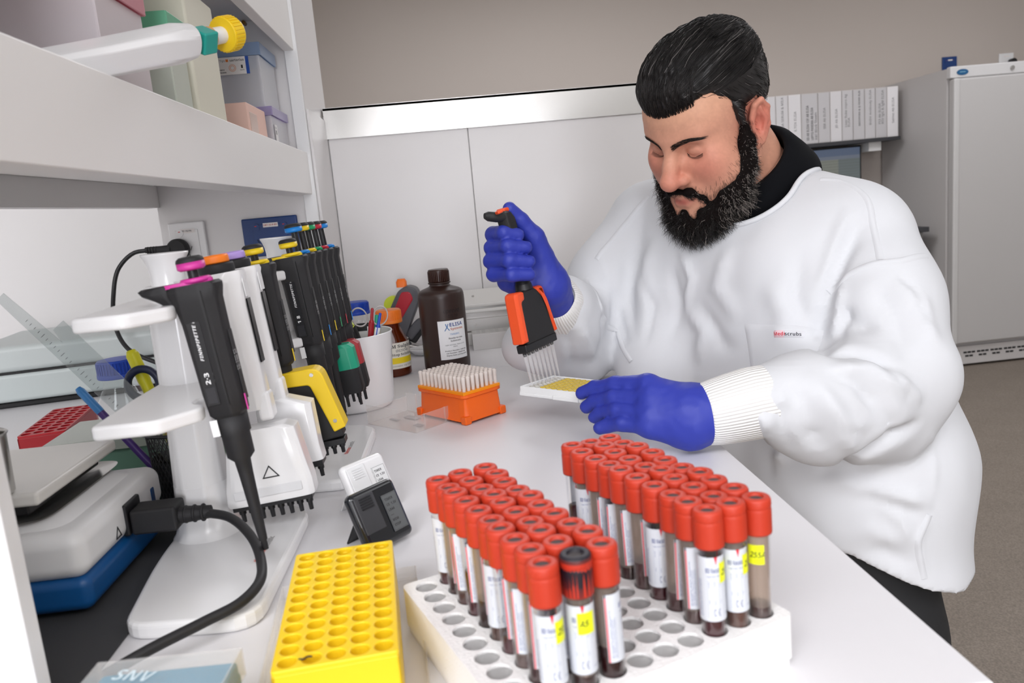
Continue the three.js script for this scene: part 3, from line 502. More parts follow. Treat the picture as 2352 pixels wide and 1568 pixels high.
{
  const t = thing('power_plug', 'black angled plug with thin cable in the white socket', 'plug');
  part('plug_body', [tf(cyl(.0215, .0215, .012, 0, 0, 0, 28), -.5505, 1.177, -1.641, Math.PI / 2), tf(cyl(.018, .0215, .01, 0, 0, 0, 28), -.5505, 1.177, -1.631, Math.PI / 2), tf(loft([[0, 0, 0, .011, .01, 2.4], [.022, 0, 0, .0085, .008, 2.4], [.05, 0, 0, .006, .006, 2.2]], 20), -.562, 1.177, -1.634, 0, 0, 1.48), ...[0, 1, 2, 3].map(k => tf(new THREE.TorusGeometry(.0075, .0012, 6, 16), -.59 - k * .0055, 1.1795, -1.634, 0, Math.PI / 2))], M.blackSoft, t);
  part('cable', tube([[-.608, 1.181, -1.634], [-.635, 1.178, -1.63], [-.665, 1.15, -1.62], [-.675, 1.1, -1.6], [-.665, 1.045, -1.56], [-.63, 1.0, -1.52], [-.57, .97, -1.5], [-.52, .945, -1.49], [-.48, .92, -1.47], [-.44, .9045, -1.45]], .0042, 60, 10), M.black, t);
}
// ---------------------------------------------------------------- boxes on the lower shelf
const SH = 1.3245;
function crate(name, label, x0, x1, z0, z1, h, wall, lid, lidMat, y0 = SH, taper = .004, foot = .003) {
  const w = x1 - x0, d = z1 - z0, t = thing(name, label, 'box', [(x0 + x1) / 2, y0, (z0 + z1) / 2]);
  const e = .002;
  part('box_body', [rb(w - 2 * taper, h - lid, e, .0008, 0, (h - lid) / 2, d / 2 - taper), rb(w - 2 * taper, h - lid, e, .0008, 0, (h - lid) / 2, -d / 2 + taper), rb(e, h - lid, d - 2 * taper, .0008, w / 2 - taper, (h - lid) / 2, 0), rb(e, h - lid, d - 2 * taper, .0008, -w / 2 + taper, (h - lid) / 2, 0), rb(w - 2 * taper, e, d - 2 * taper, .0008, 0, e / 2, 0), ...[[-1, -1], [1, -1], [1, 1], [-1, 1]].map(([a, b]) => cyl(.003, .003, h - lid, a * (w / 2 - taper - .002), (h - lid) / 2, b * (d / 2 - taper - .002), 12))], wall, t);
  part('box_lid', [rb(w, e, d, .0008, 0, h - e / 2, 0), rb(w, lid, e, .0008, 0, h - lid / 2, d / 2), rb(w, lid, e, .0008, 0, h - lid / 2, -d / 2), rb(e, lid, d, .0008, w / 2, h - lid / 2, 0), rb(e, lid, d, .0008, -w / 2, h - lid / 2, 0)], lidMat, t);
  return t;
}
const tint = (k, c, tr) => std(k, c, .3, { transmission: tr, thickness: 0, ior: 1.25 });
crate('storage_box', 'large milky box with pink lid at the left of the lower shelf', -.47, -.302, -.915, -.79, .146, tint('pinkWall', '#f5eef0', .45), .03, tint('pinkLid', '#efb3bd', .5));
crate('storage_box', 'green tinted box cropped by the upper left corner', -.57, -.476, -.905, -.78, .145, tint('greenWall', '#d6e4d8', .45), .03, tint('greenLid', '#5aa98c', .35));
crate('storage_box', 'milky box with mint green lid in front of a cream carton', -.42, -.302, -1.052, -.985, .139, tint('mintWall', '#eaeee4', .45), .02, tint('mintLid', '#93dcbb', .5));
{ const t = thing('cream_carton', 'tall pale cream box behind the mint-lidded box on the shelf', 'box', [-.365, SH, -1.125]); part('carton', rb(.128, .19, .125, .004, 0, .095, 0), std('cream', '#dcd8c6', .5), t); }
{
  const a = crate('tip_box', 'clear box with pale lilac lid, lower of the two at the shelf end', -.40, -.30, -1.64, -1.50, .096, tint('cw1', '#fbfafb', .75), .016, tint('lilac', '#e2daf2', .75));
  part('printed_card', bx(.0006, .03, .02, .0485, .05, .045), new THREE.MeshPhysicalMaterial({ name: 'print', roughness: .5, map: canvasTex(48, 64, (x, w, h) => { x.fillStyle = '#e6e3e2'; x.fillRect(0, 0, w, h); x.fillStyle = '#222'; x.font = '10px sans-serif'; x.fillText('Sterile', 4, 16); x.fillRect(14, 22, 14, 16); }) }), a);
  const b = crate('tip_box', 'clear box with pale blue lid and white printed label, stacked on top', -.405, -.308, -1.635, -1.505, .112, tint('cw2', '#fbfbfc', .75), .022, tint('blueLid', '#cfe0f3', .75), SH + .0965);
  part('printed_label', bx(.066, .03, .0008, -.006, .074, .0635 + .0022), new THREE.MeshPhysicalMaterial({ name: 'label', roughness: .5, map: canvasTex(384, 176, (x, w, h) => { x.fillStyle = '#f2f0ee'; x.fillRect(0, 0, w, h); x.fillStyle = '#1c4fae'; x.fillRect(w - 34, 0, 34, h); x.fillStyle = '#444'; x.font = '30px sans-serif'; x.fillText('Filter Tips', 12, 44); x.font = 'bold 34px sans-serif'; x.fillText('sartorius', 190, 44); x.strokeStyle = '#e09a78'; x.lineWidth = 5; x.beginPath(); x.arc(210, 110, 34, 0, 7); x.stroke(); x.beginPath(); x.arc(210, 110, 22, 0, 7); x.stroke(); x.fillStyle = '#e8823a'; x.fillRect(150, 20, 26, 26); x.fillStyle = '#222'; x.font = 'bold 20px sans-serif'; x.fillText('REF 791001F', 12, 132); x.fillText('LOT 60183694', 12, 158); x.fillRect(300, 84, 18, 34); x.font = '16px sans-serif'; x.fillText('Sterile', 286, 140); }) }), b);
  const p = thing('pink_tip_box', 'small pink cardboard box in front of the lilac-lidded box', 'box', [-.335, SH, -1.42]); part('carton', rb(.05, .085, .13, .002, 0, .0425, 0), std('pinkCard', '#eac3b4', .6), p); part('clear_sleeve', rb(.052, .07, .05, .001, 0, .036, .03), tint('sleeveC', '#efe3da', .6), p);
}
{ // white electronic pipette lying over the shelf lip
  const P0 = V(-.362, 1.325, -.614), P1 = V(-.209, 1.414, -.9), d = P1.clone().sub(P0), L = d.length();
  const t = thing('electronic_pipette', 'white electronic pipette with yellow knob lying across the shelf lip', 'pipette', [P0.x, P0.y, P0.z]); t.quaternion.setFromUnitVectors(V(0, 1, 0), d.normalize());
  part('handle', loft([[.07, 0, 0, .008, .008, 2.4], [.078, 0, 0, .0135, .013, 2.6], [.1, 0, 0, .015, .0145, 2.8], [.16, 0, 0, .0155, .0155, 2.8], [.22, 0, 0, .0165, .0175, 2.6], [.25, 0, 0, .0165, .0185, 2.6], [.27, 0, 0, .0145, .0165, 2.4]], 40), M.whiteGloss, t);
  part('colour_insert', [rb(.021, .02, .022, .002, .004, .285, .0)], std('turq', '#1f9f92', .35), t);
  part('orange_ring', cyl(.0105, .0105, .004, 0, .298, 0, 28), std('peach', '#d9a36a', .5), t);
  part('shaft', cyl(.0085, .0085, .02, 0, .309, 0, 28), M.white, t);
  const g = [lat([[.0001, .318], [.0165, .318], [.0175, .32], [.0175, .334], [.016, .337], [.0001, .337]], 36)]; for (let k = 0; k < 30; k++) { const a = k / 30 * 6.2832; g.push(tf(bx(.0012, .013, .002), Math.cos(a) * .0176, .327, Math.sin(a) * .0176, 0, -a)); }
  part('knob', g, M.yellow, t);
}
// ---------------------------------------------------------------- tip rack with lid
{
  const ang = Math.atan2(.63, .775);   // short side direction
  const t = thing('tip_rack', 'orange pipette tip rack full of clear tips', 'rack', [-.0125, B, -1.165], ang);
  // local x = short side (0.078), local z = long side (0.116)
  const W = .078, D = .116, H = .043;
  part('rack_body', [loft([[.004, 0, 0, W / 2 + .001, D / 2 + .001, 12], [.008, 0, 0, W / 2 - .002, D / 2 - .002, 12], [H - .006, 0, 0, W / 2 - .004, D / 2 - .004, 12], [H - .004, 0, 0, W / 2 - .001, D / 2 - .001, 12], [H, 0, 0, W / 2 - .001, D / 2 - .001, 12]], 48)], std('rackOrange', '#fb6a14', .42), t);
  for (const [a, b] of [[-1, -1], [1, -1], [1, 1], [-1, 1]]) part('foot', rb(.012, .012, .012, .002, a * (W / 2 - .0048), .0062, b * (D / 2 - .0048)), M.rackOrange, t);
  part('tip_plate', rb(W - .006, .005, D - .006, .001, 0, H + .002, 0), std('plateAmber', '#ff9c0c', .4), t);
  const tipG = lat([[.0024, 0], [.0029, .012], [.0031, .018], [.0033, .019], [.0033, .0225], [.0026, .0225], [.0024, .012]], 12); const tm = std('tipClear', '#fffaf6', .25, { transmission: .5, thickness: 0, ior: 1.25 });
  const D2 = D - .018;
  for (let i = 0; i < 8; i++) for (let j = 0; j < 12; j++) { const m = part('pipette_tip', tipG, tm, t); m.position.set((i - 3.5) * .0088, H + .0035, (j - 5.5) * .0092); }
  const l = thing('tip_rack_lid', 'clear plastic lid lying open side up by the orange tip rack', 'cover', [-.0875, B, -1.152], ang + .08);  // loose lid of the tip rack, lying upside down
  const lw = .079, ld = .11, lh = .03, e = .0014;
  part('lid_floor', rb(lw, e, ld, .0006, 0, e / 2, 0), M.clear, l);
  part('lid_wall', [rb(e, lh, ld, .0006, -lw / 2, lh / 2, 0), rb(e, lh, ld, .0006, lw / 2, lh / 2, 0), rb(lw, lh * .8, e, .0006, 0, lh * .4, ld / 2), rb(lw, lh * .8, e, .0006, 0, lh * .4, -ld / 2), ...[-.03, -.01, .012, .034].map(z => rb(.003, lh, .0012, .0005, lw / 2 - .0015, lh / 2, z)), ...[-.02, .02].map(x => rb(.0012, lh * .8, .003, .0005, x, lh * .4, ld / 2 - .0015))], M.clear, l);
  part('embossed_print', [bx(.012, .0003, .03, .012, e + .0003, -.012), bx(.006, .0003, .02, -.008, e + .0003, -.03), bx(.01, .0003, .016, -.012, e + .0003, .03)], std('printGrey', '#a9a5a6', .5), l);
}
// ---------------------------------------------------------------- white bin and what stands in it
{
  const cx = -.186, cz = -1.288, R = .0735, H = .122;
  const t = thing('plastic_bin', 'white plastic tub holding pens and scissors', 'tub', [cx, B, cz]);
  const prof = [[.0001, 0], [R * .78, 0], [R * .84, .004], [R * .87, .012], [R * .945, .092], [R * .96, .0935], [R * .985, .12], [R, .122], [R * .985, .1235], [R * .955, .122], [R * .92, .09], [R * .84, .01], [.0001, .006]];
  part('tub', lat(prof, 56), M.whiteGloss, t);
  part('embossed_ring', tf(new THREE.TorusGeometry(.006, .0006, 6, 24).scale(.7, 1.5, 1), .047, .085, .0485, 0, .77), std('emboss', '#cfcccb', .4), t);
  const put = (label, p0, p1, r, m1, m2, cat = 'pen') => { const o = thing('pen', label, cat, [cx + p0[0], B + p0[1], cz + p0[2]]); o.userData.group = 'pens in the white tub'; const d = V(p1[0] - p0[0], p1[1] - p0[1], p1[2] - p0[2]), L = d.length(); o.quaternion.setFromUnitVectors(V(0, 1, 0), d.normalize()); part('barrel', cyl(r, r, L * .84, 0, L * .42, 0, 14), m1, o); part('push_end', lat([[r * .95, L * .84], [r * .8, L * .86], [r * .55, L * .87], [r * .5, L * .99], [.0001, L]], 14), m2, o); part('clip', bx(.0016, L * .3, .003, 0, L * .7, r + .001), m2, o); };
  put('red ballpoint pen leaning in the white tub', [.02, .008, .01], [.047, .163, .012], .0048, M.red, M.red);
  put('blue and white ballpoint pen leaning in the white tub', [.018, .008, .03], [.06, .155, .022], .0045, M.white, M.blue);
  put('striped yellow and green marker in the white tub', [.03, .008, .0], [.052, .15, .002], .0065, std('stripe', '#d8cc62', .5), M.green);
  put('yellow printed correction pen at the left of the tub', [-.01, .008, -.03], [-.012, .168, -.03], .008, std('corr', '#d8d24a', .5), std('corr2', '#1a3550', .5));
  { const o = thing('highlighter', 'fluorescent lime highlighter tip showing above the white tub', 'marker', [cx, B + .008, cz - .02]); part('cap', tf(loft([[0, 0, 0, .0105, .0085, 3], [.03, 0, 0, .011, .009, 3], [.042, 0, 0, .008, .006, 2.4]], 20), .006, .118, 0, 0, 0, .9), M.lime, o); part('barrel', tf(cyl(.009, .009, .13, 0, 0, 0, 18), .02, .062, 0, 0, 0, .25), M.black, o); }
  { const o = thing('scissors', 'scissors with thin clear loops in the white tub', 'scissors', [cx + .04, B + .008, cz + .004]); for (const s of [-1, 1]) part('handle', tf(new THREE.TorusGeometry(.0155, .0014, 8, 36).scale(.8, 1, 1), s * .017, .14, s * .003, 0, .25, -s * .3), std('loop', '#b9b2b0', .25), o); part('blade', bx(.012, .12, .002, 0, .064, 0), M.steel, o); }
  { const o = thing('memo_pad', 'white and black box edge showing over the rim of the tub', 'box', [cx - .002, B + .012, cz - .052]); part('pad', rb(.075, .118, .012, .001, 0, .059, 0), M.white, o); part('black_band', rb(.076, .012, .0135, .001, 0, .112, .0), M.black, o); }
}
// ---------------------------------------------------------------- bottles
{
  const t = thing('reagent_bottle', 'clear glass bottle with blue cap behind the white tub', 'bottle', [-.208, B, -1.61]); bottle(t, .042, .118, .0215, .0262, M.blue, M.glass);
  const a = thing('amber_bottle', 'amber glass bottle with orange cap and typed label', 'bottle', [-.136, B, -1.515]); bottle(a, .033, .107, .0195, .0245, std('capOrange', '#f5822a', .42), std('amber', '#a2440e', .06, { transmission: .8, thickness: 0, ior: 1.4 }));
  part('liquid', lat([[.0001, .002], [.031, .004], [.031, .03], [.0001, .03]], 32), std('pale', '#8a6a52', .2, { transmission: .3 }), a);
  const lab = tf(new THREE.CylinderGeometry(.0335, .0335, .05, 32, 1, true, -.75, 2.6), 0, .042, 0);
  part('paper_label', lab, new THREE.MeshPhysicalMaterial({ name: 'label', roughness: .5, side: THREE.DoubleSide, map: canvasTex(384, 256, (x, w, h) => { x.fillStyle = '#e9e4d8'; x.fillRect(0, 0, w, h); x.fillStyle = '#222'; x.font = 'bold 44px serif'; x.fillText('1M Sulphuric', 90, 50); x.font = '32px serif'; x.fillText('(H2SO4)', 150, 90); x.font = 'bold 32px serif'; x.fillText('Stop Solution', 110, 128); x.fillStyle = '#f2d520'; x.fillRect(0, 146, w, 60); x.fillStyle = '#666'; x.font = '20px serif'; x.fillText('corrosive  exp 12/19', 110, 236); }) }), a);
  const b = thing('brown_bottle', 'large opaque dark brown bottle with white printed label', 'bottle', [-.032, B, -1.505]);
  const R = .0445, H = .168;
  part('bottle_body', lat([[.0001, .001], [R * .9, .001], [R * .98, .005], [R, .012], [R, H * .86], [R * .985, H * .9], [R * .93, H * .935], [R * .8, H * .955], [R * .48, H * .985], [R * .43, H], [R * .43, H + .004]], 56), std('brown', '#2e1a14', .38), b);
  part('neck_ring', tf(new THREE.TorusGeometry(R * .45, .0018, 8, 36), 0, H + .004, 0, Math.PI / 2), M.brown, b);
  const cg = [lat([[.0001, H + .03], [R * .4, H + .03], [R * .44, H + .0285], [R * .45, H + .026], [R * .45, H + .006], [.0001, H + .006]].reverse(), 40)]; for (let k = 0; k < 36; k++) { const a = k / 36 * 6.2832; cg.push(tf(bx(.0012, .019, .0016), Math.cos(a) * R * .452, H + .0165, Math.sin(a) * R * .452, 0, -a)); }
  part('screw_cap', cg, std('brownCap', '#33180e', .35), b);
  part('paper_label', tf(new THREE.CylinderGeometry(R + .0003, R + .0003, .074, 36, 1, true, -.24, 1.3), 0, .066, 0), new THREE.MeshPhysicalMaterial({ name: 'label', roughness: .45, side: THREE.DoubleSide, map: canvasTex(512, 768, (x, w, h) => {
    x.fillStyle = '#f1f1f2'; x.fillRect(0, 0, w, h); x.strokeStyle = '#3a6ea8'; x.lineWidth = 14; x.beginPath(); x.moveTo(130, 60); x.lineTo(150, 130); x.lineTo(110, 200); x.moveTo(150, 130); x.lineTo(190, 195); x.moveTo(175, 60); x.lineTo(155, 130); x.stroke();
    x.fillStyle = '#1d3e86'; x.font = 'bold 96px sans-serif'; x.fillText('ELISA', 190, 120); x.fillStyle = '#c05a2a'; x.font = 'bold 62px sans-serif'; x.fillText('Systems', 205, 190); x.fillStyle = '#2f6fb0'; x.font = '46px sans-serif'; x.fillText('TMB(BF)', 190, 290); x.fillStyle = '#222'; x.font = 'bold 42px sans-serif'; x.fillText('Ready-to-use', 160, 366); x.fillText('Substrate', 190, 420); x.font = '30px sans-serif'; x.fillText('Light sensitive. Store at 2-8', 90, 492); x.fillText('100mL', 220, 530); x.font = 'bold 32px sans-serif'; x.fillText('Product Number: ESBF100', 80, 610); x.fillText('Lot Number: 180607-05', 100, 656); x.fillText('Expiry Date: Jul/Sep/2019', 100, 702);
  }) }), b);
  part('handwriting', tf(new THREE.CylinderGeometry(R + .0003, R + .0003, .022, 24, 1, true, -.02, 1.0), 0, .116, 0), new THREE.MeshPhysicalMaterial({ name: 'ink', roughness: .5, transparent: true, side: THREE.DoubleSide, map: canvasTex(384, 160, (x, w, h) => { x.clearRect(0, 0, w, h); x.fillStyle = '#08060a'; x.font = 'italic 84px serif'; x.fillText('opened', 20, 70); x.font = 'italic 64px serif'; x.fillText('1/1/19', 90, 140); }) }), b);
}
// ---------------------------------------------------------------- price-label gun
{
  const t = thing('label_gun', 'grey and red hand label gun with orange tip', 'tool', [-.115, B, -1.742], -.1); const gm = std('gunGrey', '#55555a', .45);
  const S = (pts, r, d) => ext(roundPoly(pts, r), d, .003).translate(0, 0, -d / 2);
  part('head', S([[-.055, .03], [-.012, .028], [.035, .122], [.028, .145], [.008, .152], [-.012, .142], [-.06, .058]], .008, .042), gm, t);
  part('red_cover', S([[-.048, .06], [-.03, .052], [.021, .122], [.015, .139], [-.004, .14]], .006, .046), std('gunRed', '#b3162a', .4), t, 'red side cover with raised lettering');
  part('handle', S([[-.01, .045], [.02, .075], [.075, .082], [.08, .064], [.03, .055], [.005, .028]], .008, .026), gm, t);
  part('trigger', S([[-.008, .03], [.03, .056], [.075, .05], [.072, .042], [.034, .046], [.012, .02]], .004, .012), M.blackSoft, t);
  part('trigger_guard', tube([[-.005, .025, 0], [.012, .004, 0], [.045, .006, 0], [.07, .03, 0]], .004, 20, 8), gm, t);
  part('knob', tf(loft([[0, 0, 0, .0115, .0105, 3], [.012, 0, 0, .0115, .0105, 3], [.018, 0, 0, .008, .007, 2.4]], 24), -.006, .148, -.006), std('gunOrange', '#ff7a1c', .4), t);
  part('label_roll', tf(cyl(.02, .02, .018, 0, 0, 0, 28), -.03, .11, -.01, Math.PI / 2), M.lime, t);
  part('base_plate', S([[-.04, .008], [.02, .004], [.07, .01], [.02, .016], [-.04, .03]], .003, .03), M.steel, t);
  const s = thing('sharps_dish', 'small white scoop dish lying under the label gun', 'dish', [-.075, B, -1.70]); part('dish', lat([[.0001, .002], [.026, .002], [.036, .014], [.0375, .0145], [.036, .016], [.025, .005], [.0001, .0045]], 32).scale(1.2, 1, .8), M.white, s);
}
// ---------------------------------------------------------------- metal block and perforated tray
{
  const t = thing('metal_block', 'stepped aluminium and white metal plate mixer against the partition', 'block', [.105, B, -1.80]);
  part('lower_rail', rb(.24, .028, .1, .0015, 0, .014, 0), M.aluPaint, t);
  part('front_plate', rb(.24, .028, .012, .0015, 0, .044, .028), M.alu, t);
  part('core', rb(.238, .066, .07, .0015, 0, .061, -.012), M.alu, t);
  part('top_cover', tf(rb(.25, .006, .085, .001), 0, .101, -.006, .32), M.aluPaint, t);
  part('front_lip', rb(.25, .007, .01, .0015, 0, .077, .04), M.aluPaint, t);
  for (const x of [-.07, .07]) for (const [y, z] of [[.044, .0345], [.1075, .012]]) part('bolt', tf(cyl(.003, .003, .002, 0, 0, 0, 16), x, y, z, y > .1 ? .32 : Math.PI / 2), M.steel, t);
  const p = thing('perforated_tray', 'small aluminium bridge with slotted top in front of the metal block', 'tray', [.088, B, -1.712]);
  const W = .13, D = .052, H = .036, sh = poly([[-W / 2, -D / 2], [W / 2, -D / 2], [W / 2, D / 2], [-W / 2, D / 2]]);
  for (let b = 0; b < 4; b++) for (let r = 0; r < 4; r++) for (let k = 0; k < 2; k++) { const x = -W / 2 + .010 + b * .03 + k * .012, z = -D / 2 + .009 + r * .0105; sh.holes.push(poly([[x, z], [x, z + .003], [x + .008, z + .003], [x + .008, z]])); }
  part('slotted_top', ext(sh, .002).rotateX(-Math.PI / 2).translate(0, H - .002, 0), M.alu, p);
  part('front_plate', rb(W, H - .002, .002, .0006, 0, (H - .002) / 2, D / 2 - .001), M.alu, p);
  part('rear_plate', rb(W, H - .002, .002, .0006, 0, (H - .002) / 2, -D / 2 + .001), M.alu, p);
}
// ---------------------------------------------------------------- far side of the room
{
  const X0 = 2.88, X1 = 3.62, Z0 = -5.1, Z1 = -4.42, H = 1.735, gr = std('fridge', '#cbc7c5', .42), gd = std('fridgeDoor', '#c3c0be', .4);
  const t = thing('laboratory_fridge', 'tall grey laboratory refrigerator against the far wall', 'refrigerator', [0, 0, 0]);
  part('cabinet', box2(X0, X1, .05, H - .005, Z0, Z1), gr, t);
  part('header', rb(X1 - X0 + .004, .065, .04, .008, (X0 + X1) / 2, H - .03, Z1 + .018), std('fridgeHead', '#d5d3d2', .35), t);
  part('door', rb(X1 - X0 - .01, H - .21, .05, .012, (X0 + X1) / 2 + .004, .1 + (H - .21) / 2 + .045, Z1 + .028), gd, t);
  part('door_edge', rb(.035, H - .21, .02, .008, X0 + .026, .145 + (H - .21) / 2, Z1 + .048), std('fridgeEdge', '#cdcbc9', .3), t);
  part('base_grille', rb(X1 - X0, .11, .03, .004, (X0 + X1) / 2, .068, Z1 + .012), gr, t);
  for (let k = 0; k < 7; k++) for (let r = 0; r < 2; r++) for (let q = 0; q < 3 - r; q++) part('vent_slot', rb(.022, .011, .004, .002, X0 + .11 + k * .085 + q * .026 + r * .012, .085 - r * .022, Z1 + .0275), M.black, t);
  part('oval_badge', tf(cyl(.034, .034, .003, 0, 0, 0, 32).scale(1, 1, .48), X0 + .068, H - .032, Z1 + .0395, Math.PI / 2), std('badge', '#1c5a86', .3), t, 'blue oval badge');
  part('badge_print', [bx(.034, .004, .001, X0 + .068, H - .031, Z1 + .0415)], std('badgeText', '#7fb0c8', .4), t);
  part('door_lock', tf(cyl(.011, .011, .012, 0, 0, 0, 20), X0 + .36, H - .03, Z1 + .042, Math.PI / 2), M.steel, t);
  part('foot', [box2(X0 + .02, X0 + .07, 0, .05, Z1 - .08, Z1 - .03), box2(X1 - .07, X1 - .02, 0, .05, Z1 - .08, Z1 - .03), box2(X0 + .02, X1 - .02, 0, .05, Z0 + .02, Z0 + .08)], M.black, t);
}
socket('power_socket', 'dark blue socket on the far wall above the refrigerator', 3.351, 1.833, -5.1195, .1, .11, M.socketBlue, true, '');
{ const t = socket('power_socket', 'white socket with black knob on the far wall above the refrigerator', 3.74, 1.831, -5.1195, .1, .1, M.whiteGloss, false, ''); part('knob', tf(cyl(.022, .022, .03, 0, 0, 0, 24), .03, -.01, .026, Math.PI / 2), M.black, t); }
{
  const s = thing('book_shelf', 'dark edged wall shelf carrying the row of white binders', 'shelf', [0, 0, 0]);
  part('shelf_board', box2(1.2, 2.84, 1.379, 1.400, -5.118, -4.815), M.darkgrey, s);
  part('bracket', box2(2.66, 2.74, 1.325, 1.379, -5.118, -4.86), M.whitewall, s);
  const titles = [[''], [''], [''], ['ELISA SERUM & MILK'], ['E.TOX ELISA'], ['ED AB ELISA/ CSF AB ELISA', 'LEPTO PANDRA AB ELISA', 'HAI Work Sheets'], ['IBR Ab ELISA'], ['JD Ab ELISA'], ['Liver fluke copro Ag', 'ELISA'], ['NEOSPORA & Q FEVER ELISA 2017'], ['BVDV Antibody ELISA'], ['PI3 Ab ELISA', 'RSV IgG & IgM ELISA'], ['Salmo Ab ELISA']];
  const wid = [.08, .08, .08, .076, .078, .104, .074, .072, .068, .072, .066, .072, .07]; let tot = wid.reduce((a, b) => a + b + .003, 0), x = 2.838 - tot;
  const names = ['', '', '', 'SERUM & MILK', 'E.TOX', 'HAI Work Sheets', 'IBR', 'JD Ab', 'liver fluke', 'small-print', 'BVDV', 'PI3 and RSV', 'Salmo'];
  titles.forEach((T, k) => {
    const w = wid[k], tone = [225, 220, 222, 220, 232, 205, 204, 226, 208, 205, 208, 204, 238][k];
    const lab = names[k] ? `white ring binder on the far shelf with ${names[k]} spine` : `${ORD[k]} binder from the hidden end of the far shelf`;
    const b = thing('ring_binder', lab, 'binder', [x + w / 2, 1.4005, -4.965]); b.userData.group = 'binders on the far shelf';
    const col = new THREE.Color(`rgb(${tone},${tone - 4},${tone - 5})`);
    part('cover', rb(w, .302, .27, .003, 0, .1512, 0, 2), new THREE.MeshPhysicalMaterial({ color: col, roughness: .45, name: 'binder' }), b);
    part('spine_label', bx(w * .86, .285, .0008, 0, .152, .1355), new THREE.MeshPhysicalMaterial({ roughness: .5, name: 'label', map: canvasTex(128, 512, (c, W, H) => { c.fillStyle = `rgb(${tone},${tone - 3},${tone - 2})`; c.fillRect(0, 0, W, H); c.fillStyle = '#4a4848'; T.forEach((s, i) => { c.save(); c.translate((T.length > 1 ? 40 : 66) + i * 40, H - (T.length > 2 ? 20 : 130)); c.rotate(-Math.PI / 2); c.font = (s.length > 20 ? 'bold 30px' : '40px') + ' sans-serif'; c.fillText(s, 0, 14); c.restore(); }); }) }), b);
    x += w + .003;
  });
  const m = thing('computer_monitor', 'computer monitor under the binder shelf showing a spreadsheet', 'monitor', [2.40, 0, -4.95]);
  part('bezel', rb(.5, .3, .03, .004, 0, 1.22, 0), M.black, m);
  const scr = canvasTex(256, 160, (c, W, H) => { c.fillStyle = '#dfe3d6'; c.fillRect(0, 0, W, H); c.fillStyle = '#9fb4da'; c.fillRect(0, 0, W, 26); c.fillStyle = '#c3cfe6'; c.fillRect(0, 26, W, 12); c.fillStyle = '#b9c6c8'; c.fillRect(180, 38, 76, 122); c.strokeStyle = '#a8b0a8'; for (let k = 0; k < 12; k++) { c.beginPath(); c.moveTo(0, 44 + k * 10); c.lineTo(W, 44 + k * 10); c.stroke(); } });
  part('screen', bx(.48, .28, .001, 0, 1.22, .0158), new THREE.MeshStandardMaterial({ name: 'monitor_screen', color: 0x222222, roughness: .3, emissive: 0xffffff, emissiveMap: scr, emissiveIntensity: .42 }), m);
  part('stand', [rb(.05, .26, .03, .004, 0, .98, -.02), rb(.2, .012, .16, .004, 0, .856, 0)], M.black, m);
  const d = thing('office_desk', 'desk with dark edge beside the refrigerator', 'desk', [0, 0, 0]);
  part('desk_top', rb(1.5, .03, .65, .003, 2.06, .835, -4.79), M.darkgrey, d); part('side_panel', box2(1.33, 1.36, 0, .82, -5.1, -4.5), M.grey, d); part('side_panel', box2(2.76, 2.79, 0, .82, -5.1, -4.5), M.grey, d);
}
// ---------------------------------------------------------------- distance-field modelling
const mix = (a, b, t) => a + (b - a) * t, sat = t => t < 0 ? 0 : t > 1 ? 1 : t, sstep = (a, b, x) => { const t = sat((x - a) / (b - a)); return t * t * (3 - 2 * t); };
const smin = (a, b, k) => { const h = Math.max(k - Math.abs(a - b), 0) / k; return Math.min(a, b) - h * h * k * .25; };
const smax = (a, b, k) => -smin(-a, -b, k);
// tapered capsule between a and b
const cone = (a, b, r1, r2) => { const bx = b[0] - a[0], by = b[1] - a[1], bz = b[2] - a[2], l = 1 / (bx * bx + by * by + bz * bz || 1e-9); return (x, y, z) => { const px = x - a[0], py = y - a[1], pz = z - a[2], t = sat((px * bx + py * by + pz * bz) * l); return Math.hypot(px - bx * t, py - by * t, pz - bz * t) - r1 - (r2 - r1) * t; }; };
const ball = (c, r) => (x, y, z) => Math.hypot(x - c[0], y - c[1], z - c[2]) - r;
const ell = (c, r) => (x, y, z) => { const a = (x - c[0]) / r[0], b = (y - c[1]) / r[1], d = (z - c[2]) / r[2], k0 = Math.hypot(a, b, d), k1 = Math.hypot(a / r[0], b / r[1], d / r[2]); return k1 < 1e-9 ? -Math.min(...r) : k0 * (k0 - 1) / k1; };
function chain(pts, k = .012) { const fs = []; for (let i = 0; i < pts.length - 1; i++) fs.push(cone(pts[i], pts[i + 1], pts[i][3], pts[i + 1][3])); return (x, y, z) => { let d = fs[0](x, y, z); for (let i = 1; i < fs.length; i++) d = smin(d, fs[i](x, y, z), k); return d; }; }
const blend = (fs, k) => (x, y, z) => { let d = fs[0](x, y, z); for (let i = 1; i < fs.length; i++) d = smin(d, fs[i](x, y, z), k); return d; };
function hash3(x, y, z) { let h = (x * 374761393 + y * 668265263 + z * 2147483647) | 0; h = Math.imul(h ^ (h >>> 13), 1274126177); return ((h ^ (h >>> 16)) >>> 0) / 4294967295; }
function vnoise(x, y, z) { const X = Math.floor(x), Y = Math.floor(y), Z = Math.floor(z); let u = x - X, v = y - Y, w = z - Z; u = u * u * (3 - 2 * u); v = v * v * (3 - 2 * v); w = w * w * (3 - 2 * w); const H = (a, b, c) => hash3(X + a, Y + b, Z + c); return mix(mix(mix(H(0, 0, 0), H(1, 0, 0), u), mix(H(0, 1, 0), H(1, 1, 0), u), v), mix(mix(H(0, 0, 1), H(1, 0, 1), u), mix(H(0, 1, 1), H(1, 1, 1), u), v), w) * 2 - 1; }
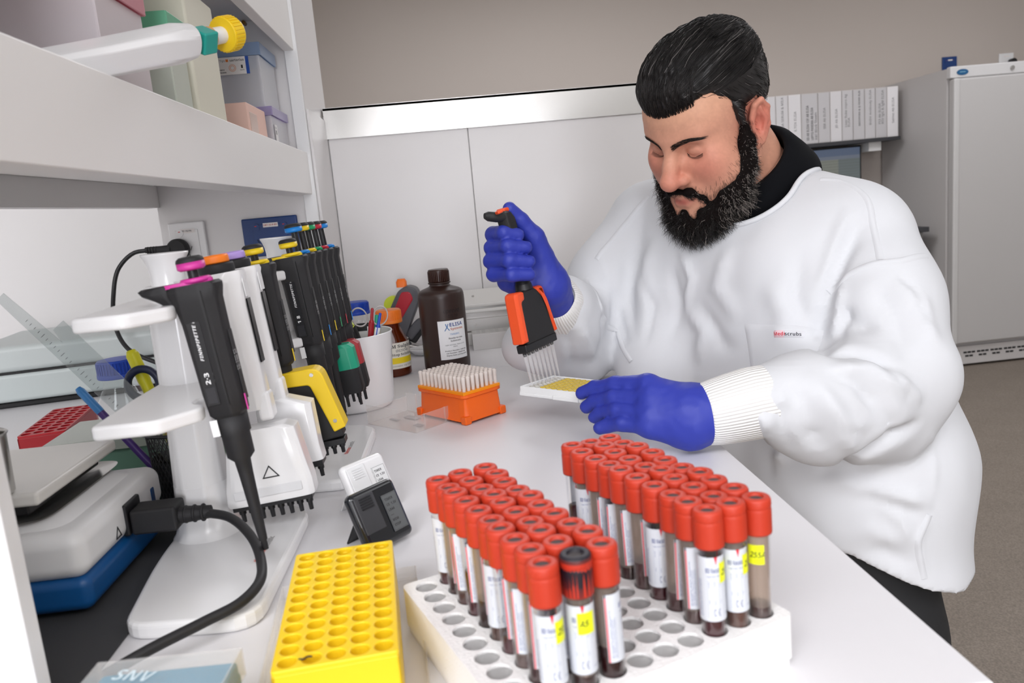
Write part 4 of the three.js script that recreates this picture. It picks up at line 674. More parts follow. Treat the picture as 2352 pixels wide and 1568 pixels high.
function nets(f, lo, hi, c) {
  const n = [0, 1, 2].map(i => Math.ceil((hi[i] - lo[i]) / c) + 1), [nx, ny, nz] = n, D = new Float32Array(nx * ny * nz);
  // coarse pass first: skip blocks far from the surface
  const S = 4;
  D.fill(1);
  for (let K = 0; K < nz; K += S) for (let J = 0; J < ny; J += S) for (let I = 0; I < nx; I += S) {
    const d0 = f(lo[0] + (I + S / 2) * c, lo[1] + (J + S / 2) * c, lo[2] + (K + S / 2) * c);
    const far = Math.abs(d0) > c * S * 2.2;
    for (let k = K; k < Math.min(nz, K + S); k++) for (let j = J; j < Math.min(ny, J + S); j++) for (let i = I; i < Math.min(nx, I + S); i++) D[(k * ny + j) * nx + i] = far ? d0 : f(lo[0] + i * c, lo[1] + j * c, lo[2] + k * c);
  }
  const id = new Int32Array(nx * ny * nz).fill(-1), pos = [], idx = [];
  const E = [[0, 1], [0, 2], [0, 4], [1, 3], [1, 5], [2, 3], [2, 6], [3, 7], [4, 5], [4, 6], [5, 7], [6, 7]];
  const at = (i, j, k) => (k * ny + j) * nx + i;
  for (let k = 0; k < nz - 1; k++) for (let j = 0; j < ny - 1; j++) for (let i = 0; i < nx - 1; i++) {
    const v = []; let m = 0; for (let q = 0; q < 8; q++) { v[q] = D[at(i + (q & 1), j + ((q >> 1) & 1), k + (q >> 2))]; if (v[q] < 0) m |= 1 << q; }
    if (m === 0 || m === 255) continue;
    let X = 0, Y = 0, Z = 0, cnt = 0;
    for (const [a, b] of E) if ((v[a] < 0) !== (v[b] < 0)) { const t = v[a] / (v[a] - v[b]); X += mix(a & 1, b & 1, t); Y += mix((a >> 1) & 1, (b >> 1) & 1, t); Z += mix(a >> 2, b >> 2, t); cnt++; }
    id[at(i, j, k)] = pos.length / 3; pos.push(lo[0] + (i + X / cnt) * c, lo[1] + (j + Y / cnt) * c, lo[2] + (k + Z / cnt) * c);
  }
  for (let k = 1; k < nz - 1; k++) for (let j = 1; j < ny - 1; j++) for (let i = 1; i < nx - 1; i++) {
    const s = D[at(i, j, k)] < 0; let q;
    if (s !== D[at(i + 1, j, k)] < 0) { q = [id[at(i, j - 1, k - 1)], id[at(i, j, k - 1)], id[at(i, j, k)], id[at(i, j - 1, k)]]; s ? idx.push(q[0], q[1], q[2], q[0], q[2], q[3]) : idx.push(q[0], q[2], q[1], q[0], q[3], q[2]); }
    if (s !== D[at(i, j + 1, k)] < 0) { q = [id[at(i - 1, j, k - 1)], id[at(i - 1, j, k)], id[at(i, j, k)], id[at(i, j, k - 1)]]; s ? idx.push(q[0], q[1], q[2], q[0], q[2], q[3]) : idx.push(q[0], q[2], q[1], q[0], q[3], q[2]); }
    if (s !== D[at(i, j, k + 1)] < 0) { q = [id[at(i - 1, j - 1, k)], id[at(i, j - 1, k)], id[at(i, j, k)], id[at(i - 1, j, k)]]; s ? idx.push(q[0], q[1], q[2], q[0], q[2], q[3]) : idx.push(q[0], q[2], q[1], q[0], q[3], q[2]); }
  }
  const g = new THREE.BufferGeometry(); g.setAttribute('position', new THREE.Float32BufferAttribute(pos, 3)); g.setIndex(idx); g.computeVertexNormals(); return g;
}
const grad = (f, x, y, z, e = .001) => { const gx = f(x + e, y, z) - f(x - e, y, z), gy = f(x, y + e, z) - f(x, y - e, z), gz = f(x, y, z + e) - f(x, y, z - e), l = Math.hypot(gx, gy, gz) || 1; return [gx / l, gy / l, gz / l]; };
const onto = (f, p, off = 0) => { let [x, y, z] = p; for (let i = 0; i < 8; i++) { const d = f(x, y, z) - off, g = grad(f, x, y, z); x -= g[0] * d * .9; y -= g[1] * d * .9; z -= g[2] * d * .9; } return [x, y, z]; };
function paint(g, fn) { const p = g.attributes.position, c = new Float32Array(p.count * 3); for (let i = 0; i < p.count; i++) { const q = fn(p.getX(i), p.getY(i), p.getZ(i), i); c[i * 3] = q[0]; c[i * 3 + 1] = q[1]; c[i * 3 + 2] = q[2]; } g.setAttribute('color', new THREE.BufferAttribute(c, 3)); return g; }
const lin = s => { const c = new THREE.Color(s); return [c.r, c.g, c.b]; };
const mix3 = (a, b, t) => [mix(a[0], b[0], t), mix(a[1], b[1], t), mix(a[2], b[2], t)];
function triUV(g, s = 8) { const p = g.attributes.position, n = g.attributes.normal, u = new Float32Array(p.count * 2); for (let i = 0; i < p.count; i++) { u[2 * i] = (p.getX(i) + p.getZ(i) * .7) * s; u[2 * i + 1] = (p.getY(i) + p.getZ(i) * .3) * s; } g.setAttribute('uv', new THREE.BufferAttribute(u, 2)); return g; }
// hair strands: arrays of points -> thin three-sided tapering tubes, one geometry
function strands(list) {
  const pos = [], col = [], idx = [];
  for (const { p, r, c } of list) {
    const n = p.length, base = pos.length / 3;
    for (let i = 0; i < n; i++) {
      const a = p[Math.max(0, i - 1)], b = p[Math.min(n - 1, i + 1)]; const t = V(b[0] - a[0], b[1] - a[1], b[2] - a[2]).normalize(); const u = V(-t.y, t.x, .01).normalize(), w = t.clone().cross(u); const rr = r * (i === n - 1 ? .15 : 1 - .35 * i / n);
      for (let k = 0; k < 3; k++) { const A = k * 2.0944, ca = Math.cos(A) * rr, sa = Math.sin(A) * rr; pos.push(p[i][0] + u.x * ca + w.x * sa, p[i][1] + u.y * ca + w.y * sa, p[i][2] + u.z * ca + w.z * sa); col.push(...c); }
      if (i) for (let k = 0; k < 3; k++) { const A = base + (i - 1) * 3 + k, B2 = base + (i - 1) * 3 + (k + 1) % 3; idx.push(A, B2, A + 3, B2, B2 + 3, A + 3); }
    }
  }
  const g = new THREE.BufferGeometry(); g.setAttribute('position', new THREE.Float32BufferAttribute(pos, 3)); g.setAttribute('color', new THREE.Float32BufferAttribute(col, 3)); g.setIndex(idx); g.computeVertexNormals(); return g;
}
// ---------------------------------------------------------------- the person
const HS = .93, HM = new THREE.Matrix4().set(.563 * HS, -.334 * HS, -.7559 * HS, .3835, -.1338 * HS, .8657 * HS, -.4823 * HS, 1.2953, .8155 * HS, .3727 * HS, .4427 * HS, -1.138, 0, 0, 0, 1);
const headPt = (x, y, z) => { const v = V(x, y, z).applyMatrix4(HM); return [v.x, v.y, v.z]; };
const person = thing('person', 'bearded man in white gown and blue gloves pipetting at the bench', 'person', [0, 0, 0]);
const SK = { N: [.472, 1.205, -1.212], Ls: [.58, 1.122, -1.06], Rs: [.34, 1.165, -1.36], Le: [.552, .95, -.94], Lw: [.30, .948, -.87], Re: [.185, .965, -1.315], Rw: [.146, 1.058, -1.165] };
// ---- head field, local axes: x to his left, y up, z out of the face
const headF = (() => {
  const skull = ell([0, .043, -.014], [.076, .088, .101]), face = ell([0, -.035, .03], [.0665, .092, .066]), jaw = blend([cone([.052, -.055, .005], [.02, -.102, .07], .024, .02), cone([-.052, -.055, .005], [-.02, -.102, .07], .024, .02), cone([-.02, -.105, .072], [.02, -.105, .072], .021, .021)], .03);
  const front = ell([0, .045, .045], [.062, .05, .05]);
  const brow = blend([cone([.008, .0235, .0905], [.042, .0285, .0755], .0085, .0085), cone([-.008, .0235, .0905], [-.042, .0285, .0755], .0085, .0085)], .01);
  const cheek = blend([ell([.042, -.022, .0625], [.03, .027, .027]), ell([-.042, -.022, .0625], [.03, .027, .027])], .01);
  const cheek2 = blend([ell([.05, -.058, .045], [.024, .03, .03]), ell([-.05, -.058, .045], [.024, .03, .03])], .01);
  const sock = [ell([.031, .0045, .0945], [.0205, .0135, .016]), ell([-.031, .0045, .0945], [.0205, .0135, .016])];
  const lid = [ell([.032, .0028, .0738], [.0178, .0112, .0125]), ell([-.032, .0028, .0738], [.0178, .0112, .0125])];
  const nose = blend([cone([0, .018, .0895], [0, -.012, .1045], .0085, .0095), cone([0, -.012, .1045], [0, -.031, .1155], .0095, .0128), ell([0, -.0335, .1155], [.0125, .0105, .011])], .012);
  const ala = blend([ell([.0145, -.0365, .1005], [.0088, .0085, .0105]), ell([-.0145, -.0365, .1005], [.0088, .0085, .0105])], .004);
  const nos = [ell([.0075, -.0455, .105], [.0042, .004, .006]), ell([-.0075, -.0455, .105], [.0042, .004, .006])];
  const muzzle = ell([0, -.068, .078], [.034, .027, .0225]);
  const lipU = blend([cone([0, -.0665, .1005], [.022, -.0705, .091], .0052, .0022), cone([0, -.0665, .1005], [-.022, -.0705, .091], .0052, .0022)], .004);
  const lipL = blend([cone([-.008, -.078, .099], [.008, -.078, .099], .0062, .0062), cone([.008, -.078, .099], [.02, -.0735, .091], .006, .002), cone([-.008, -.078, .099], [-.02, -.0735, .091], .006, .002)], .004);
  const mouth = cone([-.023, -.0722, .0975], [.023, -.0722, .0975], .0016, .0016), chin = ell([0, -.104, .083], [.024, .02, .02]);
  const neck = chain([[0, -.03, -.03, .058], [0, -.09, -.045, .0605], [.0, -.17, -.07, .066]], .03);
  const neckF = cone([0, -.085, .02], [0, -.15, -.03], .04, .05);
  const ear = s => { const hx = chain([[s * .0815, .010, .003, .003], [s * .0875, .028, -.004, .0034], [s * .0895, .030, -.018, .0038], [s * .0905, .014, -.0275, .0038], [s * .0885, -.012, -.023, .0036], [s * .085, -.031, -.007, .0042]], .004), an = chain([[s * .089, .02, -.013, .0026], [s * .0905, -.002, -.018, .003], [s * .087, -.019, -.009, .003]], .004), o = ell([s * .0835, -.0, -.0125], [.0078, .0315, .0195]), lo = ell([s * .079, -.03, -.002], [.0065, .012, .0095]), bowl = ell([s * .0915, -.002, -.006], [.0105, .0165, .0098]), fossa = ell([s * .0935, .0175, -.012], [.007, .009, .012]), tr = ell([s * .0795, -.006, .004], [.005, .0075, .004]); return (x, y, z) => { let d = smin(o(x, y, z), lo(x, y, z), .01); d = smax(d, -bowl(x, y, z), .005); d = smax(d, -fossa(x, y, z), .004); d = smin(d, hx(x, y, z), .004); d = smin(d, an(x, y, z), .003); return smin(d, tr(x, y, z), .003); }; };
  const eL = ear(1), eR = ear(-1);
  return (x, y, z) => {
    let d = smin(skull(x, y, z), face(x, y, z), .03); d = smin(d, front(x, y, z), .03); d = smin(d, jaw(x, y, z), .025); d = smin(d, cheek(x, y, z), .022); d = smin(d, cheek2(x, y, z), .03); d = smin(d, muzzle(x, y, z), .018); d = smin(d, chin(x, y, z), .016);
    d = smin(d, brow(x, y, z), .014);
    for (const s of sock) d = smax(d, -s(x, y, z), .012);
    for (const l of lid) d = smin(d, l(x, y, z), .0022);
    d = smin(d, nose(x, y, z), .011); d = smin(d, ala(x, y, z), .006); for (const n of nos) d = smax(d, -n(x, y, z), .003);
    d = smin(d, lipU(x, y, z), .004); d = smin(d, lipL(x, y, z), .005); d = smax(d, -mouth(x, y, z), .003);
    d = smin(d, neck(x, y, z), .03); d = smin(d, neckF(x, y, z), .03);
    d = smin(d, eL(x, y, z), .006); d = smin(d, eR(x, y, z), .006);
    return d;
  };
})();
// ---- beard and hair fields
const beardF = (() => {
  const side = s => chain([[s * .0745, .012, .014, .0045], [s * .0745, -.02, .017, .010], [s * .069, -.052, .028, .0165], [s * .055, -.086, .054, .020], [s * .03, -.112, .08, .0225], [0, -.118, .09, .023]], .02);
  const a = side(1), b = side(-1), under = blend([chain([[-.045, -.1, .03, .022], [0, -.12, .062, .03], [.045, -.1, .03, .022]], .03), ell([.056, -.062, .05], [.0155, .026, .024]), ell([-.056, -.062, .05], [.0155, .026, .024])], .02);
  const mo = blend([chain([[0, -.056, .1035, .0045], [.018, -.0595, .0985, .0058], [.031, -.073, .086, .0068], [.036, -.09, .077, .010]], .01), chain([[0, -.056, .1035, .0045], [-.018, -.0595, .0985, .0058], [-.031, -.073, .086, .0068], [-.036, -.09, .077, .010]], .01)], .004);
  const goat = chain([[0, -.0885, .099, .0035], [0, -.1, .099, .0085], [0, -.118, .095, .013]], .01), cut = ell([0, -.076, .105], [.0215, .0105, .02]), cut2 = blend([ell([.0135, -.094, .1], [.0085, .011, .014]), ell([-.0135, -.094, .1], [.0085, .011, .014])], .004);
  return (x, y, z) => { let d = smin(a(x, y, z), b(x, y, z), .02); d = smin(d, under(x, y, z), .025); d = smin(d, mo(x, y, z), .008); d = smax(d, -cut2(x, y, z), .006); d = smin(d, goat(x, y, z), .008); d = smax(d, -cut(x, y, z), .006); return d + .0013 * vnoise(x * 260, y * 260, z * 260) + .0018 * vnoise(x * 90, y * 90, z * 90); };
})();
const hairF = (() => {
  const cap = ell([0, .047, -.019], [.0805, .091, .105]), quiff = ell([0, .088, .034], [.062, .045, .062]), top = ell([0, .096, -.02], [.066, .043, .085]), burn = blend([cone([.0765, .04, .02], [.0755, -.005, .012], .0055, .004), cone([-.0765, .04, .02], [-.0755, -.005, .012], .0055, .004)], .01);
  return (x, y, z) => {
    const ax = Math.abs(x), wob = .003 * vnoise(x * 120, 3, z * 60);
    let H = mix(.066, .077, sstep(.0, .062, ax)) + wob; H = mix(H, .056, sstep(.052, .034, z)); H = mix(H, -.006, sstep(.03, .017, z)); H = mix(H, .03, sstep(.008, .0, z)); H = mix(H, -.072, sstep(-.03, -.052, z));
    
    let d = smin(cap(x, y, z), quiff(x, y, z), .03); d = smin(d, top(x, y, z), .03); d = smax(d, (H - y) * .75, .012); d = smin(d, burn(x, y, z), .01);
    // combed furrows running from the forehead to the back
    const fur = Math.sin((x + .12 * z + .25 * y * (x > 0 ? 1 : -1) + .012 * vnoise(x * 30, y * 30, z * 22)) * 560) * .0011 * sstep(.05, .09, y);
    return d + fur + .0012 * vnoise(x * 70, y * 50, z * 40);
  };
})();
{
  const skin = lin('#cf977e'), red = lin('#c2685a'), pale = lin('#d3a184'), lip = lin('#a8594f'), stubbleSkin = lin('#6b4a3c');
  const hg = nets(headF, [-.1, -.19, -.13], [.1, .14, .135], .0026);
  paint(hg, (x, y, z) => {
    let c = mix3(skin, pale, sstep(.03, .07, y) * .7); const g = (cx, cy, cz, r) => Math.exp(-((x - cx) ** 2 + (y - cy) ** 2 + (z - cz) ** 2) / (r * r));
    c = mix3(c, red, Math.min(.75, .75 * g(0, -.034, .115, .02) + .55 * g(.046, -.022, .08, .03) + .55 * g(-.046, -.022, .08, .03) + .8 * g(.085, 0, -.012, .036) + .8 * g(-.085, 0, -.012, .036)));
    c = mix3(c, lip, Math.min(.85, 1.1 * Math.exp(-((y + .0735) ** 2 / .000045 + x * x / .00035 + (z - .1) ** 2 / .0003))));
    const b = beardF(x, y, z); c = mix3(c, stubbleSkin, .75 * sstep(.004, -.002, b));  // darker stubbled skin under the beard
    const n = .06 * vnoise(x * 420, y * 420, z * 420) + .05 * vnoise(x * 120, y * 120, z * 120); return c.map(v => v * (1 + n));
  });
  const hg0 = hg.clone(); hg.applyMatrix4(HM);
  // neck, chest and limbs under the clothes, continuous with the head
  const bodyF = blend([chain([[...headPt(0, -.1, -.05), .058], [...SK.N, .05], [.49, 1.06, -1.19, .09], [.56, .88, -1.12, .12], [.6, .76, -1.08, .13]], .05), chain([[...SK.N, .045], [...SK.Ls, .042], [...SK.Le, .036], [...SK.Lw, .024]], .03), chain([[...SK.N, .045], [...SK.Rs, .042], [...SK.Re, .036], [...SK.Rw, .024]], .03), chain([[.6, .74, -1.08, .1], [.47, .52, -.98, .065], [.5, .28, -1.0, .05], [.52, .1, -1.02, .038]], .04), chain([[.58, .74, -1.14, .1], [.4, .5, -1.16, .065], [.44, .28, -1.2, .05], [.46, .1, -1.22, .038]], .04)], .03);
  const bg = paint(nets(bodyF, [.1, .06, -1.45], [.76, 1.26, -.82], .014), () => skin);
  const body = part('body', [hg, bg].map(g => { g.deleteAttribute('uv'); return g; }), new THREE.MeshPhysicalMaterial({ name: 'skin', vertexColors: true, roughness: .48, specularIntensity: .45 }), person);
  const hairM = new THREE.MeshPhysicalMaterial({ name: 'hair', vertexColors: true, roughness: .42, specularIntensity: .5 }), hairBase = new THREE.MeshPhysicalMaterial({ name: 'hair_base', color: C('#141010'), roughness: .5 });
  // hair
  const hair = nets(hairF, [-.1, -.09, -.14], [.1, .17, .12], .0026);
  const hp = hair.attributes.position, hi = hair.index, L = [];
  const flow = (x, y, z) => Math.abs(x) > .066 && y < .075 ? [0, -.75, -.65] : y > .04 ? [x * .9, .12, -1] : [0, -.8, -.5];
  for (let s = 0; s < 5200; s++) {
    const t = Math.floor(rnd() * hi.count / 3) * 3, i = hi.getX(t); let p = [hp.getX(i), hp.getY(i), hp.getZ(i)];
    if (headF(...p) < -.004) continue;
    const side = Math.abs(p[0]) > .066 && p[1] < .075 || p[1] < .03, n = side ? 4 : 8, step = side ? .0045 : .010 + rnd() * .003, pts = [], lift = rnd() * .0026, ph = rnd() * 6;
    for (let k = 0; k < n; k++) { const q = onto(hairF, p, .0002 + lift * Math.sin(k / n * 3)); pts.push(q); const f = flow(...q); p = [q[0] + f[0] * step + .0006 * Math.sin(ph + k), q[1] + f[1] * step, q[2] + f[2] * step]; }
    const grey = rnd() < (side ? .13 : .06) ? .16 + rnd() * .12 : .008 + rnd() * .016; L.push({ p: pts, r: side ? .00028 : .00042, c: [grey * 1.05, grey * .95, grey * .9] });
  }
  for (let s = 0; s < 700; s++) { // loose front fringe at the hairline
    const x = (rnd() + rnd() - 1) * .07; let p = onto(headF, [x, .0605 + rnd() * .009 + .018 * (Math.abs(x) / .06) ** 1.6, .09], .001); const pts = [p]; for (let k = 1; k < 7; k++) { p = [p[0] + x * .03, p[1] + .0085, p[2] - .002 * k + .0035]; pts.push(k < 3 ? p : onto(hairF, p, .001)); p = pts[k]; } L.push({ p: pts, r: .0004, c: [.014, .011, .01] });
  }
  const hg2 = strands(L); hair.applyMatrix4(HM); hg2.applyMatrix4(HM);
  const hm = part('hair', hair, hairBase, person, 'black slicked-back hair'); const hs = part('hair_strands', hg2, hairM, hm); hs.userData.kind = 'stuff';
  // beard
  const bd = nets(beardF, [-.1, -.17, -.02], [.1, .03, .13], .0026), bp = bd.attributes.position, bn = bd.attributes.normal, bi = bd.index, Bs = [];
  for (let s = 0; s < 14000; s++) {
    const t = Math.floor(rnd() * bi.count / 3) * 3, i = bi.getX(t), p = [bp.getX(i), bp.getY(i), bp.getZ(i)], n = [bn.getX(i), bn.getY(i), bn.getZ(i)];
    if (headF(...p) < -.002) continue;
    const low = sstep(-.03, -.13, p[1]), len = mix(.006, .016, low) * (.6 + rnd() * .8), pts = [], cu = rnd() * 6.28, am = len * .16; let q = [p[0] - n[0] * .002, p[1] - n[1] * .002, p[2] - n[2] * .002];
    const mo = p[1] > -.08 && p[2] > .08; const l2 = mo ? len * .7 : len; const d = [n[0] * (mo ? .25 : .6) + (rnd() - .5) * .6 + (mo ? Math.sign(p[0]) * .7 : 0), n[1] * .6 - .55 + (rnd() - .5) * .5, n[2] * (mo ? .35 : .6) + (rnd() - .5) * .6];
    for (let k = 0; k < 5; k++) { pts.push([q[0] + am * Math.cos(cu + k * 1.5) * k / 4, q[1] + am * Math.sin(cu + k * 1.5) * k / 4, q[2] + am * Math.sin(cu + k * 1.1) * k / 4]); q = [q[0] + d[0] * l2 / 4, q[1] + d[1] * l2 / 4, q[2] + d[2] * l2 / 4]; }
    const sideGrey = sstep(.045, .07, Math.abs(p[0])) * .3 + .045, w = rnd() < sideGrey ? .18 + rnd() * .2 : .006 + rnd() * .014; Bs.push({ p: pts, r: .00026, c: [w * 1.1, w * .95, w * .85] });
  }
  const hpz = hg0.attributes.position; // thin stubble around the edge of the beard
  for (let s = 0; s < 26000; s++) { const i = Math.floor(rnd() * hpz.count), p = [hpz.getX(i), hpz.getY(i), hpz.getZ(i)]; if (p[2] < .0 || p[1] > .01) continue; const q = beardF(...p); if (q < -.001 || q > .013 || rnd() < q / .013 || (Math.abs(p[0]) < .024 && p[1] > -.09 && p[2] > .085)) continue; const n = grad(headF, ...p), l = .003 + rnd() * .004, a = (rnd() - .5) * .003; Bs.push({ p: [p, [p[0] + n[0] * l * .5 + a * .5, p[1] + n[1] * l * .5 - l * .4, p[2] + n[2] * l * .5], [p[0] + n[0] * l * .7 + a, p[1] + n[1] * l * .7 - l, p[2] + n[2] * l * .7]], r: .00015, c: [.014, .01, .008] }); }
  const bs = strands(Bs); bd.applyMatrix4(HM); bs.applyMatrix4(HM);
  const bm = part('beard', bd, new THREE.MeshPhysicalMaterial({ name: 'beard_base', color: C('#120d0c'), roughness: .85, specularIntensity: .15 }), person, 'full dark beard greying at the sides'); const b2 = part('beard_strands', bs, hairM, bm); b2.userData.kind = 'stuff';
  // eyebrows and lashes
  const zray = (x, y, off) => { let z = .15; for (let i = 0; i < 40; i++) z -= (headF(x, y, z) - off) * .8; return [x, y, z]; };
  const Es = [];
  for (const sg of [-1, 1]) for (let k = 0; k < 420; k++) { const t = rnd(), x = sg * mix(.009, .052, t), y = .0165 + .0118 * Math.sin(t * 2.1) - .003 * t + (rnd() - .5) * .0095 * (1 - t * .55), p = zray(x, y, .0003), l = .0065; Es.push({ p: [p, zray(x + sg * l * .5, y + .002 * (1 - t), .0012), zray(x + sg * l, y + .0025 * (1 - 1.6 * t), .001)], r: .0002, c: [.02, .014, .011] }); }
  const lidArc = (sg, t) => { const x = .0175 + .0300 * t, y = -.0028 - .0034 * Math.sin(Math.PI * t) + .0022 * t, q = Math.max(.03, 1 - ((x - .032) / .0178) ** 2 - ((y - .0028) / .0112) ** 2); return onto(headF, [sg * x, y, .0738 + .0125 * Math.sqrt(q)], .0001); };
  for (const sg of [-1, 1]) { const arc = []; for (let k = 0; k <= 12; k++) arc.push(lidArc(sg, k / 12)); Es.push({ p: arc, r: .00075, c: [.03, .018, .013] }); for (let k = 0; k < 46; k++) { const t = .05 + .95 * k / 46, p = lidArc(sg, t), l = .0035 + .002 * t; Es.push({ p: [p, [p[0] + sg * l * .25, p[1] - l * .45, p[2] + l * .5], [p[0] + sg * l * .5, p[1] - l * .55, p[2] + l]], r: .00014, c: [.012, .01, .009] }); } }
  const es = strands(Es); es.applyMatrix4(HM); const eb = part('eyebrows', es, hairM, person); eb.userData.kind = 'stuff';
}
// ---- gown
const gownHole = blend([ell([.474, 1.25, -1.195], [.092, .108, .104]), ell([.425, 1.222, -1.14], [.08, .08, .095])], .02);
const gownOuter = (() => {
  const { N, Ls, Rs, Le, Lw, Re, Rw } = SK;
  const torso = blend([cone([.50, 1.06, -1.12], [.42, 1.07, -1.275], .122, .122), cone([.53, .93, -1.07], [.465, .93, -1.215], .142, .142), cone([.56, .79, -1.04], [.515, .79, -1.15], .138, .138)], .06);
  const sh = blend([cone([N[0] + .015, N[1] - .05, N[2]], [Ls[0] - .02, Ls[1] + .008, Ls[2] - .015], .085, .07), cone([N[0], N[1] - .05, N[2]], [Rs[0] + .02, Rs[1] - .005, Rs[2]], .085, .068)], .04);
  const armL = chain([[Ls[0] - .012, Ls[1] - .01, Ls[2], .07], [.56, 1.03, -1.005, .074], [Le[0] - .006, Le[1] + .01, Le[2], .07]], .04), foreL = chain([[Le[0], Le[1] - .01, Le[2], .066], [.47, .936, -.905, .059], [.40, .942, -.892, .053], [.352, .948, -.884, .043]], .04);
  const sag = cone([.42, .90, -.888], [.53, .885, -.925], .03, .045);
  const armR = chain([[Rs[0], Rs[1] - .01, Rs[2], .066], [.27, 1.06, -1.34, .066], [Re[0] + .02, Re[1], Re[2], .062]], .05), foreR = chain([[Re[0], Re[1], Re[2], .062], [.165, 1.02, -1.235, .058], [.158, 1.048, -1.19, .047]], .04);
  const sagR = cone([.1, .975, -1.26], [.19, .945, -1.29], .036, .042);
  const skirt = blend([cone([.56, .79, -1.03], [.56, .6, -1.0], .122, .12), cone([.545, .79, -1.15], [.545, .6, -1.16], .135, .13)], .06), inner = blend([cone([.56, .72, -1.03], [.56, .5, -1.0], .111, .114), cone([.545, .72, -1.15], [.545, .5, -1.16], .122, .122)], .06);
  const drape = blend([cone([.37, 1.0, -1.27], [.335, .93, -1.24], .1, .08), cone([.30, .985, -1.31], [.33, .93, -1.25], .06, .07)], .04), bul = ell([.578, .81, -1.05], [.08, .062, .1]), flare = cone([.64, .67, -1.02], [.61, .75, -1.04], .03, .05);
  return (x, y, z) => {
    let d = smin(torso(x, y, z), sh(x, y, z), .05); d = smin(d, drape(x, y, z), .03); d = smin(d, skirt(x, y, z), .04); d = smin(d, bul(x, y, z), .04); d = smin(d, flare(x, y, z), .03);
    const aL = smin(armL(x, y, z), smin(foreL(x, y, z), sag(x, y, z), .04), .03), aR = smin(armR(x, y, z), smin(foreR(x, y, z), sagR(x, y, z), .04), .035);
    d = smin(d, aL, .014); d = smin(d, aR, .016);
    d = smax(d, -inner(x, y, z), .004); d = smax(d, .662 + .008 * Math.sin(x * 22 + z * 16) - y + Math.max(0, .62 - x) * .32, .004);
    return d;
  };
})();
const gownF = (x, y, z) => smax(gownOuter(x, y, z), -gownHole(x, y, z), .006);
